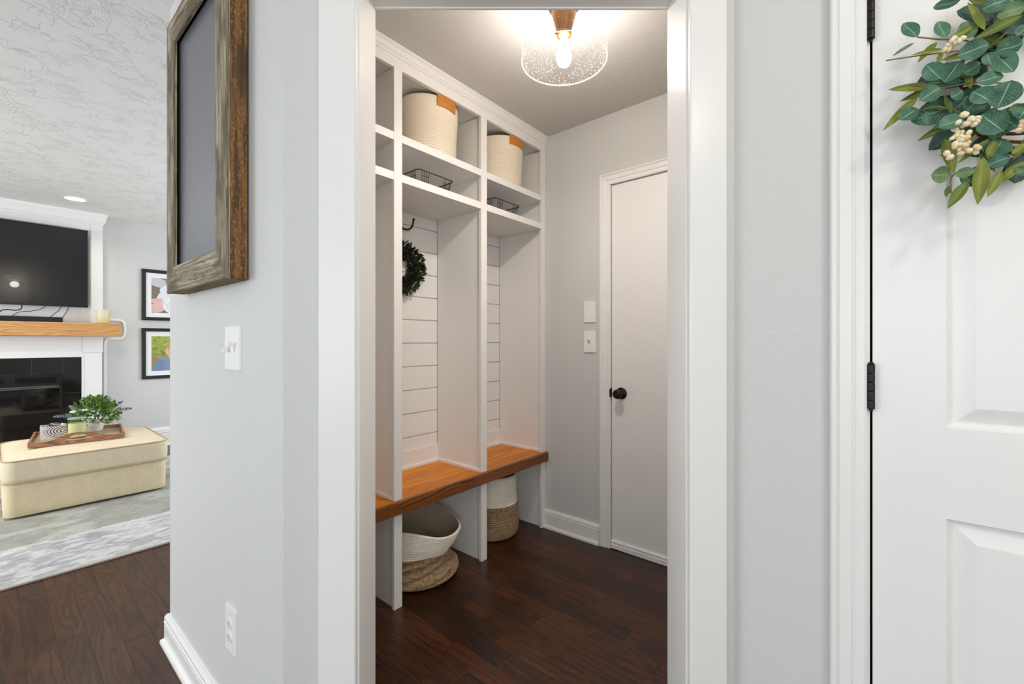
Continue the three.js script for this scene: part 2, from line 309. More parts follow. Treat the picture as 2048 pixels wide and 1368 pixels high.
M('head_bead', extr([[HEAD - 0.004, DB - DW - 0.006], [HEAD, DB - DW - 0.006], [HEAD, DB - DW], [HEAD - 0.004, DB - DW]], dg(SL, DW), Y, fwd, rt.clone().multiplyScalar(SR - SL)), trimWhite, t1);

// moulded casings: profile runs from the opening outwards (a) and out of the wall (b)
const casingProfile = (w) => [[0, 0], [0, 0.009], [0.004, 0.012], [w * 0.28, 0.012], [w * 0.33, 0.0095], [w * 0.42, 0.0145], [w * 0.72, 0.0165], [w * 0.78, 0.013], [w * 0.84, 0.019], [w - 0.004, 0.019], [w, 0.015], [w, 0]];
function doorCasing(t, x0, x1, top, z, w) {
  M('casing', extr(casingProfile(w), V(x0, 0, z), V(-1, 0, 0), Z, V(0, top, 0), 0, 1), trimWhite, t);
  M('casing', extr(casingProfile(w), V(x1, 0, z), X, Z, V(0, top, 0), 0, 1), trimWhite, t);
  M('casing', extr(casingProfile(w), V(x0, top, z), Y, Z, V(x1 - x0, 0, 0), -1, 1), trimWhite, t);
}
const t2 = struct('trim_2');   // locker-room door
doorCasing(t2, -1.15, -0.338, 2.04, BZ, 0.063);
for (const g of [box(-1.168, -1.148, 0, 2.04, BZ - 0.11, BZ), box(-0.34, -0.322, 0, 2.04, BZ - 0.11, BZ), box(-1.168, -0.322, 2.04, 2.058, BZ - 0.11, BZ)]) M('jamb', g, trimWhite, t2);
M('door_stop', [box(-1.148, -1.136, 0, 2.04, BZ - 0.085, BZ - 0.047), box(-0.352, -0.34, 0, 2.04, BZ - 0.085, BZ - 0.047)], darkGap, t2);
const t3 = struct('trim_3');   // front door
doorCasing(t3, -0.016, 0.911, 2.042, FZ, 0.059);
for (const g of [rbox(-0.03, -0.0115, 0, 2.042, FZ - 0.14, FZ + 0.001, 0.0015), rbox(0.9065, 0.925, 0, 2.042, FZ - 0.14, FZ + 0.001, 0.0015), box(-0.03, 0.925, 2.036, 2.05, FZ - 0.14, FZ)]) M('jamb', g, trimWhite, t3);
M('weather_strip', [box(-0.0115, 0.004, 0.0, 2.036, FZ - 0.07, FZ - 0.048), box(0.891, 0.9065, 0.0, 2.036, FZ - 0.07, FZ - 0.048)], darkGap, t3);

// locker-room door: plain slab, dark knob, sweep along the bottom
{
  const d = struct('door_1');
  M('slab', rbox(-1.1445, -0.3435, 0.012, 2.0365, BZ - 0.045, BZ - 0.005, 0.0015, 'y'), trimWhite, d);
  M('door_sweep', extr([[0.006, 0], [0.006, 0.013], [0.028, 0.013], [0.031, 0.009], [0.037, 0.009], [0.041, 0.013], [0.047, 0.010], [0.049, 0]], V(-1.1445, 0, BZ - 0.005), Y, Z, V(0.801, 0, 0)), trimWhite, d);
  const k = M('knob', lathe([[0, 0], [0.0325, 0], [0.0325, 0.004], [0.029, 0.009], [0.017, 0.011], [0.0125, 0.016], [0.0115, 0.026], [0.014, 0.032], [0.0225, 0.038], [0.0262, 0.047], [0.0255, 0.056], [0.020, 0.0635], [0.010, 0.067], [0.0075, 0.0655], [0, 0.066]], 40).rotateX(Math.PI / 2).translate(-1.087, 0.873, BZ - 0.005), bronze, d);
  M('latch_plate', [box(-1.1475, -1.1447, 0.845, 0.90, BZ - 0.03, BZ + 0.001), box(-1.152, -1.1475, 0.85, 0.895, BZ - 0.01, BZ + 0.0105)], bronze, d);
}
// front door: four raised panels, black hinges
{
  const d = struct('door_2'), x0 = -0.0075, x1 = 0.9025, y0 = 0.008, y1 = 2.033, zf = FZ - 0.001, zb = FZ - 0.046;
  const cols = [[x0 + 0.1045, 0.395], [0.50, x1 - 0.1045]], rows = [[0.25, 0.836], [1.003, 1.91]];
  for (const [a, b] of [[x0, cols[0][0]], [cols[0][1], cols[1][0]], [cols[1][1], x1]]) M('stile', box(a, b, y0, y1, zb, zf, 'y'), trimWhite, d);
  for (const [a, b] of [[y0, 0.25], [0.836, 1.003], [1.91, y1]]) for (const [p, q] of cols) M('rail', box(p, q, a, b, zb, zf), trimWhite, d);
  for (const [a, b] of cols) for (const [p, q] of rows) {
    const ring = (e, z) => [[a + e, p + e, z], [b - e, p + e, z], [b - e, q - e, z], [a + e, q - e, z]];
    const L = [ring(0, zb + 0.004), ring(0, zf - 0.002), ring(0.004, zf - 0.0075), ring(0.009, zf - 0.010), ring(0.0125, zf - 0.010), ring(0.036, zf - 0.002), ring(0.0385, zf - 0.0012)], pos = L.flat(2), idx = [];
    for (let i = 0; i + 1 < L.length; i++) for (let k = 0; k < 4; k++) { const m = (k + 1) % 4, u = i * 4, v = u + 4; idx.push(u + k, u + m, v + m, u + k, v + m, v + k); }
    const e = (L.length - 1) * 4; idx.push(e, e + 1, e + 2, e, e + 2, e + 3, 0, 2, 1, 0, 3, 2);
    M('panel', finish(pos, fixSense(pos, idx)), trimWhite, d);
  }
  for (const y of [0.24, 1.0725, 1.807]) {
    const hg = M('hinge', [0, 1, 2, 3, 4].map((k) => lathe([[0, 0], [0.0058, 0.0003], [0.0062, 0.001], [0.0062, 0.0167], [0.0058, 0.0174], [0, 0.0177]], 18, -0.0095, y - 0.0445 + k * 0.0178, FZ + 0.0055)), black, d);
    M('hinge_leaf', [box(-0.0165, -0.0098, y - 0.0435, y + 0.0435, FZ + 0.001, FZ + 0.0035), box(-0.0093, -0.0078, y - 0.0435, y + 0.0435, FZ - 0.03, FZ + 0.004)], black, hg);
    M('pin_head', [lathe([[0, 0], [0.0045, 0], [0.005, 0.002], [0.003, 0.004], [0, 0.0045]], 14, -0.0095, y + 0.0445, FZ + 0.0055), lathe([[0, -0.006], [0.0025, -0.005], [0.0035, 0], [0, 0]], 14, -0.0095, y - 0.0445, FZ + 0.0055)], black, hg);
  }
}

// wall plates
function plate(name, label, w, h, P, right, out, build) {
  const t = thing(name, label, name.includes('outlet') ? 'outlet' : 'switch', [P.x, P.y, P.z]);
  t.quaternion.setFromRotationMatrix(new THREE.Matrix4().makeBasis(right, Y, out));
  M('cover_plate', extr([[-w / 2, 0], [-w / 2, 0.0035], [-w / 2 + 0.004, 0.0065], [w / 2 - 0.004, 0.0065], [w / 2, 0.0035], [w / 2, 0]], V(0, -h / 2, 0), X, Z, V(0, h, 0)), plastic, t);
  const screw = (x, y) => M('screw', lathe([[0, 0.0076], [0.0026, 0.0072], [0.0032, 0.0063], [0, 0.0063]], 12).rotateX(Math.PI / 2).translate(x, y, 0), plastic, t);
  build(t, screw);
}
const toggle = (t, x, up, s = 1) => { M('toggle', extr([[-0.0042, 0], [0.0042, 0], [0.0042, 0.0105], [-0.0042, 0.0105]].map(([a, b]) => [a * s, b]), V(x, up ? 0.001 : -0.004, 0.0062), X, Y, V(0, up ? 0.009 : -0.009, 0.017)), plastic, t); M('toggle_slot', box(x - 0.0052, x + 0.0052, -0.0118, 0.0118, 0.006, 0.0069), mat({ color: '#c9c6c0', roughness: 0.5 }), t); };
plate('light_switch', 'double toggle light switch below the framed chalkboard', 0.116, 0.122, V(-1.402, 1.143, WZ), X, Z, (t, screw) => { for (const x of [-0.023, 0.023]) { toggle(t, x, x > 0); screw(x, 0.03); screw(x, -0.03); } });
plate('power_outlet', 'white duplex power outlet low on the wall beside the doorway', 0.076, 0.122, V(-1.418, 0.338, WZ), X, Z, (t, screw) => {
  for (const y of [-0.0195, 0.0195]) { const o = M('socket', new THREE.CylinderGeometry(0.0172, 0.0172, 0.003, 28).rotateX(Math.PI / 2).scale(1, 0.82, 1).translate(0, y, 0.0072), plastic, t); M('slots', [box(-0.007, -0.0055, y - 0.004, y + 0.005, 0.0084, 0.009), box(0.0055, 0.007, y - 0.003, y + 0.005, 0.0084, 0.009), box(-0.002, 0.002, y - 0.010, y - 0.0065, 0.0084, 0.009)], darkGap, o); }
  screw(0, 0);
});
plate('blank_wall_plate', 'blank white wall plate above the toggle switch near the plain door', 0.075, 0.122, V(-1.283, 1.333, BZ), X, Z, (t, screw) => { screw(0, 0.042); screw(0, -0.042); });
plate('light_switch', 'single toggle light switch under the blank plate near the plain door', 0.078, 0.125, V(-1.283, 1.16, BZ), X, Z, (t, screw) => { toggle(t, 0, true); screw(0, 0.03); screw(0, -0.03); });

// ------------------------------------------------------------------ built-in coat locker
const CF = -1.597, CB = -1.965, BT = 0.470, BU = 0.415, Z0 = -0.562, Z1 = BZ + 0.002;
const stiles = [[-0.562, -0.604], [-1.117, -1.1595], [-1.659, -1.7015], [-2.197, Z1]];   // near and far edge of each upright
{
  const t = thing('coat_locker', 'white built-in coat locker with cubbies above a bench, along the wall', 'locker');
  const put = (n, g, m = cabinetWhite) => M(n, g, m, t);
  const FB = CF - 0.019;
  stiles.forEach(([a, b], i) => {
    put('stile', rbox(FB, CF, BT, 2.345, b, a, 0.0015, 'y')); put('stile', rbox(FB, CF, 0, BU, b, a, 0.0015, 'y'));
    const c = i === 3 ? Z1 + 0.0095 : i === 0 ? Z0 - 0.0095 : (a + b) / 2;
    put('divider', box(CB, FB, BT, 2.36, c - 0.0095, c + 0.0095, 'y')); put('divider', box(CB, FB, 0, BU, c - 0.0095, c + 0.0095, 'y'));
  });
  put('top_rail', rbox(FB, CF, 2.345, 2.44, Z1, Z0, 0.0015, 'z'));
  put('crown', extr([[0, 2.392], [0.005, 2.392], [0.007, 2.400], [0.012, 2.404], [0.012, 2.412], [0.009, 2.415], [0.016, 2.424], [0.021, 2.428], [0.021, 2.4395], [0, 2.4395]], V(CF, 0, Z1), X, Y, V(0, 0, Z0 - Z1)));
  put('top_panel', box(CB, FB, 2.362, 2.38, Z1, Z0, 'z'));
  put('back_panel', box(CB - 0.018, CB - 0.010, 1.86, 2.38, Z1, Z0, 'z')); put('back_panel', box(CB - 0.018, CB - 0.010, 0, BU, Z1, Z0, 'z'));
  for (let i = 0; i < 3; i++) {
    const za = stiles[i][1], zb = stiles[i + 1][0], ca = i ? (stiles[i][0] + stiles[i][1]) / 2 - 0.0095 : Z0 - 0.019, cb = i === 2 ? Z1 + 0.019 : (stiles[i + 1][0] + stiles[i + 1][1]) / 2 + 0.0095;
    for (const [y0, y1] of [[2.031, 2.066], [1.858, 1.8935]]) put('shelf', [box(CB - 0.01, FB, y0, y1, cb, ca, 'z'), rbox(FB, CF - 0.0005, y0, y1, zb, za, 0.0012, 'z')]);
    // shiplap: separate boards with open joints
    const r = rng(60 + i);
    let y = 1.858 - 0.063;
    put('shiplap_board', rbox(CB - 0.010, CB, y + 0.0022, 1.858, cb + 0.0015, ca - 0.0015, 0.0012, 'z', r() * 3, r() * 3));
    while (y > 0.57) { const lo = Math.max(0.555, y - 0.1288); put('shiplap_board', rbox(CB - 0.010, CB - r() * 0.0008, lo + 0.0022, y - 0.0022, cb + 0.0015, ca - 0.0015, 0.0012, 'z', r() * 3, r() * 3)); y -= 0.1288; }
    put('shiplap_backer', box(CB - 0.018, CB - 0.0105, BU, 1.86, cb, ca, 'z'));
    put('base_board', rbox(CB - 0.004, CB + 0.009, BT, 0.567, cb, ca, 0.0015, 'z'));
    const shoe = [[0, 0], [0.011, 0], [0.011, 0.012], [0.008, 0.0165], [0.003, 0.018], [0, 0.018]];
    put('shoe_moulding', extr(shoe, V(CB + 0.009, BT, cb), X, Y, V(0, 0, ca - cb)));
    put('shoe_moulding', extr(shoe, V(CB + 0.009, BT, cb), Z, Y, V(FB - CB - 0.009, 0, 0)));
    put('shoe_moulding', extr(shoe, V(CB + 0.009, BT, ca), V(0, 0, -1), Y, V(FB - CB - 0.009, 0, 0)));
  }
}
{   // bench seat: boards along the locker with a thick front edge
  const t = thing('bench_seat', 'orange-stained pine bench top running through the white coat locker', 'bench', [0, 0, 0]);
  const w = (-1.593 - CB) / 4, r = rng(5);
  for (let k = 0; k < 4; k++) M('plank', rbox(CB + k * w, CB + (k + 1) * w - 0.0004, BT - 0.034, BT - 0.0002 * (k % 2), Z1, Z0, 0.0012, 'z', r() * 4, r() * 3), benchTones[k], t);
  M('front_edge', rbox(-1.593, -1.574, BU, BT + 0.0005, Z1 - 0.0, Z0, 0.003, 'z', 0.3, 0.1), benchEdge, t, 'dark-grained front edge');
}

// coiled rope baskets
function coils(profile, n, inset = 0.007) {   // outline (radius, height) from the bottom up, turned into n rope coils outside and a smooth inside
  const P = new THREE.CatmullRomCurve3(profile.map(([r, y]) => V(r, y, 0)), false, 'centripetal'), pts = [], len = P.getLength(), a = len / n / 2;
  for (let i = 0; i < n; i++) for (let k = 0; k < 5; k++) {
    const s = (i + k / 5) / n, q = P.getPointAt(s), tg = P.getTangentAt(s), b = Math.sin(Math.PI * k / 5) * a * 0.95;
    pts.push([q.x + tg.y * b, q.y - tg.x * b]);
  }
  const top = P.getPointAt(1); pts.push([top.x, top.y]);
  pts.push([top.x - inset * 0.5, top.y + inset * 0.35]);
  for (let i = 24; i >= 0; i--) { const q = P.getPointAt(i / 24), tg = P.getTangentAt(i / 24); pts.push([q.x - tg.y * inset, q.y + tg.x * inset]); }
  return pts;
}
function deform(g, f) { const p = g.attributes.position, v = V(); for (let i = 0; i < p.count; i++) { v.fromBufferAttribute(p, i); f(v); p.setXYZ(i, v.x, v.y, v.z); } g.computeVertexNormals(); return g; }
function smoothSeam(g, seg, n) {   // same normals on both sides of the lathe seam
  const a = g.attributes.normal; for (let j = 0; j < n; j++) { const i0 = j, i1 = seg * n + j, x = a.getX(i0) + a.getX(i1), y = a.getY(i0) + a.getY(i1), z = a.getZ(i0) + a.getZ(i1), l = Math.hypot(x, y, z) || 1; a.setXYZ(i0, x / l, y / l, z / l); a.setXYZ(i1, x / l, y / l, z / l); } return g;
}
function shelfBasket(z, label) {
  const t = thing('rope_basket', label, 'basket', [-1.762, 2.066, z], 0, 'cream rope baskets in the top cubbies');
  const r = rng(Math.round(-z * 100)), ph = r() * 6;
  const prof = [[0.004, 0.006], [0.10, 0.005], [0.128, 0.010], [0.138, 0.03], [0.143, 0.10], [0.149, 0.19], [0.150, 0.245], [0.1475, 0.276]];
  const pts = coils(prof, 33), g = lathe(pts, 72);
  const wob = (v) => { const a = Math.atan2(v.z, v.x), k = 1 + 0.012 * Math.sin(a * 2 + ph) * v.y / 0.28 + 0.008 * Math.sin(a * 3 + ph * 2 + v.y * 18); v.x *= k; v.z *= k; v.y += 0.004 * Math.sin(a * 2 + 1 + ph) * v.y / 0.28; };
  M('body', smoothSeam(deform(g, wob), 72, pts.length), creamRope, t);
  // leather grip folded over the rim at the front
  const grip = M('leather_grip', (() => {
    const s = [], n = 14, prof2 = [[0.1475 + 0.0115, 0.226], [0.1475 + 0.0125, 0.25], [0.1475 + 0.011, 0.279], [0.1475 + 0.004, 0.2865], [0.1475 - 0.006, 0.2855], [0.1475 - 0.0115, 0.278], [0.1475 - 0.0115, 0.236], [0.1475 - 0.008, 0.236], [0.1475 - 0.0075, 0.276], [0.1475 - 0.002, 0.2815], [0.1475 + 0.004, 0.2795], [0.1475 + 0.0065, 0.272], [0.1475 + 0.007, 0.226]];
    const pos = [], idx = [], m = prof2.length;
    for (let i = 0; i <= n; i++) { const a = (i / n - 0.5) * 0.74; for (const [rr, y] of prof2) pos.push(rr * Math.cos(a), y, rr * Math.sin(a)); }
    for (let i = 0; i < n; i++) for (let k = 0; k < m; k++) { const q = (k + 1) % m; idx.push(i * m + k, i * m + q, (i + 1) * m + q, i * m + k, (i + 1) * m + q, (i + 1) * m + k); }
    for (const [i, j, k] of THREE.ShapeUtils.triangulateShape(prof2.map(([a, b]) => new THREE.Vector2(a, b)), [])) { idx.push(i, j, k, n * m + i, n * m + j, n * m + k); }
    return finish(pos, fixSense(pos, idx));
  })(), leather, t, 'tan leather grip');
  M('grip_slot', deform(new THREE.CylinderGeometry(0.1535, 0.1535, 0.005, 20, 1, false, Math.PI / 2 - 0.42, 0.84).translate(0, 0.2215, 0), wob), darkGap, t);
  return t;
}
shelfBasket(-1.432, 'larger-looking cream rope basket with tan leather grip, nearer top cubby');
shelfBasket(-1.966, 'cream rope basket with tan leather grip in the far top cubby');

const liningRope = rope('#a3937c');
function twoTone(name, label, pos, prof, split, n, f, seg = 80) {
  const t = thing(name, label, 'basket', pos, 0, 'two-tone rope baskets under the bench');
  const pts = coils(prof, n, 0.011), k = Math.round(split * n) * 5;
  const outer = pts.slice(0, n * 5 + 2), inner = pts.slice(n * 5 + 1);
  const mk = (q, m, nm) => M(nm, smoothSeam(deform(lathe(q, seg), f), seg, q.length), m, t);
  mk(outer.slice(0, k + 1), jute, 'jute_base'); mk(outer.slice(k), whiteRope, 'white_band'); mk(inner, liningRope, 'lining');
  return t;
}
twoTone('floor_basket', 'upright white and jute rope basket under the far end of the bench', [-1.80, 0, -1.962], [[0.004, 0.006], [0.12, 0.006], [0.146, 0.016], [0.157, 0.05], [0.158, 0.11], [0.150, 0.20], [0.142, 0.25], [0.143, 0.32], [0.145, 0.360]], 0.655, 42, (v) => { const a = Math.atan2(v.z, v.x), k = 1 + 0.012 * Math.sin(2 * a + v.y * 9) + 0.008 * Math.sin(3 * a + 2); v.x *= k; v.z *= k; });
{
  const az = (v, x, z) => (v.x * x + v.z * z) / (Math.hypot(v.x, v.z) || 1);
  twoTone('floor_basket', 'slouching white and jute rope basket collapsed under the nearer part of the bench', [-1.782, 0, -1.382], [[0.004, 0.006], [0.14, 0.006], [0.185, 0.010], [0.200, 0.022], [0.195, 0.045], [0.182, 0.07], [0.174, 0.10], [0.170, 0.14], [0.171, 0.20], [0.176, 0.26], [0.178, 0.30]], 0.66, 42, (v) => {
    const right = az(v, 0.767, -0.642), near = az(v, 0.642, 0.767), rad = Math.hypot(v.x, v.z), a = Math.atan2(v.z, v.x), h = clamp(v.y / 0.30);
    const drop = (0.22 * sm(-0.35, 1, right) + 0.10 * sm(0, 1, near)) * sm(0.02, 1, h);
    v.y = Math.max(0.004, v.y * (1 - drop) + 0.010 * Math.sin(3 * a + 0.6) * h);
    const fold = 0.012 * Math.sin(5.2 * a + 46 * h) * sm(0.05, 0.2, h) * (1 - sm(0.34, 0.55, h)) * sm(0.1, 0.16, rad);
    const k = 1 + (fold - 0.025 * sm(0.12, 0.3, h) * (1 - sm(0.4, 0.7, h)) * (0.5 + 0.5 * right)) / Math.max(rad, 0.05);
    v.x *= k; v.z *= k;
    v.x += 0.767 * 0.030 * h * h; v.z += -0.642 * 0.030 * h * h;
    const ov = 1 + 0.09 * h * h * (right * right - 0.5); v.x *= ov; v.z *= ov;
  }, 96);
}

// black wire trays on the middle shelf
function wireTray(z, label) {
  const t = thing('wire_tray', label, 'basket', [-1.725, 1.8945, z], 0, 'black wire trays on the middle shelf');
  const D = 0.085, W = 0.112, H = 0.072, loop = (d, w, y, c) => { const p = []; for (const [sx, sz, a0] of [[1, 1, 0], [-1, 1, 1], [-1, -1, 2], [1, -1, 3]]) for (let k = 0; k <= 3; k++) { const a = (a0 + k / 3) * Math.PI / 2; p.push(V(sx * (d - c) + Math.cos(a) * c, y, sz * (w - c) + Math.sin(a) * c)); } return p; };
  const poly = (p, r, closed = true) => { const out = []; for (let i = 0; i < p.length - (closed ? 0 : 1); i++) out.push(bar(p[i], p[(i + 1) % p.length], r)); return out; };
  M('rim', poly(loop(D, W, H, 0.02), 0.0024), black, t);
  M('base_ring', poly(loop(D - 0.012, W - 0.012, 0.002, 0.018), 0.0015), black, t);
  const wires = [], edge = (sx, sz, u) => u;
  for (const s of [-1, 1]) {
    for (const w of [-0.09, -0.076, -0.062, -0.048, 0.048, 0.062, 0.076, 0.09]) wires.push(bar(V(s * D, H, w), V(s * (D - 0.012), 0.002, w * 0.89), 0.0012));
    for (let k = -5; k <= 5; k++) wires.push(bar(V(k * 0.0125, H, s * W), V(k * 0.0108, 0.002, s * (W - 0.012)), 0.0012));
    for (const f of [0.34, 0.67]) { const d = lerp(D - 0.012, D, f), w = lerp(W - 0.012, W, f); wires.push(bar(V(-d + 0.02, H * f, s * w), V(d - 0.02, H * f, s * w), 0.0012), bar(V(s * d, H * f, -w + 0.02), V(s * d, H * f, -0.048), 0.0012), bar(V(s * d, H * f, 0.048), V(s * d, H * f, w - 0.02), 0.0012)); }
  }
  for (let k = -6; k <= 6; k++) wires.push(bar(V(-D + 0.012, 0.002, k * 0.0155), V(D - 0.012, 0.002, k * 0.0155), 0.0011));
  M('wire_mesh', wires, black, t);
}
wireTray(-1.392, 'low black wire tray on the shelf below the nearer rope basket');
wireTray(-1.925, 'low black wire tray on the shelf below the far rope basket');

// coat hook and boxwood wreath on the shiplap
{
  const t = thing('coat_hook', 'black double coat hook screwed to the shiplap above the small wreath', 'hook', [CB, 1.795, -1.408]);
  M('mounting_plate', [box(0, 0.004, -0.045, 0.04, -0.011, 0.011), new THREE.CylinderGeometry(0.011, 0.011, 0.004, 20).rotateZ(Math.PI / 2).translate(0.002, 0.04, 0), new THREE.CylinderGeometry(0.011, 0.011, 0.004, 20).rotateZ(Math.PI / 2).translate(0.002, -0.045, 0)], black, t);
  for (const s of [-1, 1]) {
    M('prong', tube([[0.003, -0.012, s * 0.002], [0.012, -0.026, s * 0.012], [0.022, -0.032, s * 0.03], [0.030, -0.026, s * 0.047], [0.034, -0.006, s * 0.060], [0.036, 0.024, s * 0.066]], 0.0048, 28, 10), black, t);
    M('prong_tip', new THREE.SphereGeometry(0.0068, 16, 12).translate(0.036, 0.027, s * 0.0665), black, t);
  }
}
function leafGeo(L, W, { point = 1, cup = 0.15, bend = 0.1, nu = 8, nv = 4, wave = 0, seed = 0 } = {}) {   // leaf lying in the xy plane from the origin along +x, facing +z
  const pos = [], uv = [], idx = [], r = rng(seed + 1), ph = r() * 6;
  for (let i = 0; i <= nu; i++) for (let j = 0; j <= nv; j++) {
    const u = i / nu, v = j / nv * 2 - 1, w = W / 2 * Math.pow(Math.sin(Math.PI * Math.pow(u, point)), point === 1 ? 0.62 : 0.85);
    pos.push(u * L, v * w, cup * w * v * v - bend * L * u * u + wave * Math.sin(u * 9 + ph + v) * W); uv.push(u, v * 0.5 + 0.5);
  }
  for (let i = 0; i < nu; i++) for (let j = 0; j < nv; j++) { const a = i * (nv + 1) + j, b = a + nv + 1; idx.push(a, b, b + 1, a, b + 1, a + 1); }
  const g = new THREE.BufferGeometry(); g.setAttribute('position', new THREE.Float32BufferAttribute(pos, 3)); g.setAttribute('uv', new THREE.Float32BufferAttribute(uv, 2)); g.setIndex(idx); g.computeVertexNormals();
  return g;
}
const leafMat = (c, o = {}) => phys({ color: c, roughness: 0.55, side: THREE.DoubleSide, transmission: 0.12, thickness: 0, ...o });
{
  const t = thing('boxwood_wreath', 'small dark boxwood wreath hanging on the shiplap inside the locker', 'wreath', [CB + 0.03, 1.553, -1.400]);
  const r = rng(77), leaves = [], tones = [[], [], []];
  for (let k = 0; k < 1150; k++) {
    const a = r() * 6.2832, q = r() * 6.2832, rr = 0.030 * Math.sqrt(r()) + 0.006, R = 0.096 + rr * Math.cos(q), px = rr * Math.sin(q) * 0.85;
    const g = leafGeo(0.020 + r() * 0.012, 0.011 + r() * 0.005, { nu: 3, nv: 2, cup: 0.3, seed: k });
    const out = V(Math.sin(q) * 1.1 + 0.5, Math.sin(a) * (0.35 + Math.cos(q)) + (r() - 0.5), Math.cos(a) * (0.35 + Math.cos(q)) + (r() - 0.5)).normalize();
    g.applyQuaternion(new THREE.Quaternion().setFromAxisAngle(X, r() * 6.28)); g.applyQuaternion(new THREE.Quaternion().setFromUnitVectors(X, out)); g.translate(px, R * Math.sin(a), R * Math.cos(a));
    tones[k % 3].push(g);
  }
  tones.forEach((l, i) => { const o = M('foliage', l, leafMat(['#2d3a1e', '#38482a', '#232d18'][i]), t); o.userData.kind = 'stuff'; });
  M('ring', new THREE.TorusGeometry(0.096, 0.016, 10, 48).rotateY(Math.PI / 2), mat({ color: '#33291c', roughness: 0.9 }), t);
  M('hanging_loop', bar(V(-0.02, 0.10, 0), V(-0.02, 0.205, 0), 0.0012), black, t);
}

// ------------------------------------------------------------------ ceiling lamp of the locker room
{
  const c = dg((1128 - 1024) / 873.6 * 1.65, 1.65), t = thing('ceiling_lamp', 'seeded glass drum ceiling lamp with a glowing filament bulb', 'lamp', [c.x, 0, c.z]);
  const brass = mat({ color: '#8a6238', roughness: 0.35, metalness: 0.85 });
  M('canopy', lathe([[0, CEIL], [0.062, CEIL], [0.062, CEIL - 0.012], [0.056, CEIL - 0.020], [0.012, CEIL - 0.023], [0, CEIL - 0.023]], 48), brass, t);
  M('socket_cup', lathe([[0, CEIL - 0.022], [0.047, CEIL - 0.024], [0.046, CEIL - 0.045], [0.034, CEIL - 0.085], [0.028, CEIL - 0.110], [0.027, CEIL - 0.124], [0.017, CEIL - 0.124], [0, CEIL - 0.118]], 40), brass, t);
  M('thumb_screw', [0, 1, 2].map((k) => new THREE.SphereGeometry(0.004, 10, 8).translate(0.030 * Math.cos(k * 2.094 + 0.5), CEIL - 0.112, 0.030 * Math.sin(k * 2.094 + 0.5))), black, t);
  const shade = [[0.044, 2.372], [0.085, 2.370], [0.122, 2.362], [0.146, 2.343], [0.1565, 2.314], [0.1595, 2.275], [0.160, 2.222]];
  const curve = new THREE.CatmullRomCurve3(shade.map(([r, y]) => V(r, y, 0)), false, 'centripetal'), sp = curve.getPoints(28).map((p) => [p.x, p.y]);
  const sh = M('glass_shade', lathe(sp, 72), clearGlass, t);
  M('rim', new THREE.TorusGeometry(0.160, 0.0022, 10, 96).rotateX(Math.PI / 2).translate(0, 2.222, 0), phys({ color: '#fbf7ef', transmission: 0.6, thickness: 0, roughness: 0.2 }), sh);
  const r = rng(31), seeds = new THREE.InstancedMesh(new THREE.SphereGeometry(1, 6, 5), phys({ color: '#ffffff', roughness: 0.08, transmission: 0.55, thickness: 0 }), 2200), m4 = new THREE.Matrix4();
  for (let k = 0; k < 2200; k++) { const p = curve.getPointAt(0.12 + 0.88 * r()), a = r() * 6.2832, s = 0.0004 + r() * r() * 0.0008; m4.makeScale(s, s * (1 + r()), s).setPosition(p.x * Math.cos(a), p.y, p.x * Math.sin(a)); seeds.setMatrixAt(k, m4); }
  seeds.name = 'glass_bubbles'; seeds.userData.kind = 'stuff'; sh.add(seeds);
  const bulb = M('bulb', lathe([[0, 2.199], [0.008, 2.2], [0.017, 2.2045], [0.025, 2.214], [0.0292, 2.227], [0.0285, 2.242], [0.024, 2.262], [0.0175, 2.285], [0.0135, 2.305], [0.0132, 2.318], [0, 2.319]], 40), phys({ color: '#fff3dc', emissive: '#ffe9c8', emissiveIntensity: 4, roughness: 0.1 }), t);
  const l = new THREE.PointLight(new THREE.Color(1.0, 0.93, 0.88), 0.82, 0, 2); l.name = 'bulb_light'; l.position.set(0, 2.235, 0); l.castShadow = true; l.shadow.radius = 1.2; t.add(l);
  // the bulb's cap and socket shade it upwards, so most of its light goes down and sideways
  const s = new THREE.SpotLight(new THREE.Color(1.0, 0.92, 0.88), 1.42, 0, 1.5, 0.75, 2); s.name = 'bulb_downward_light'; s.position.set(0, 2.232, 0); s.target.position.set(0, 0, 0); s.castShadow = true; s.shadow.radius = 1.2; t.add(s); t.add(s.target);
}

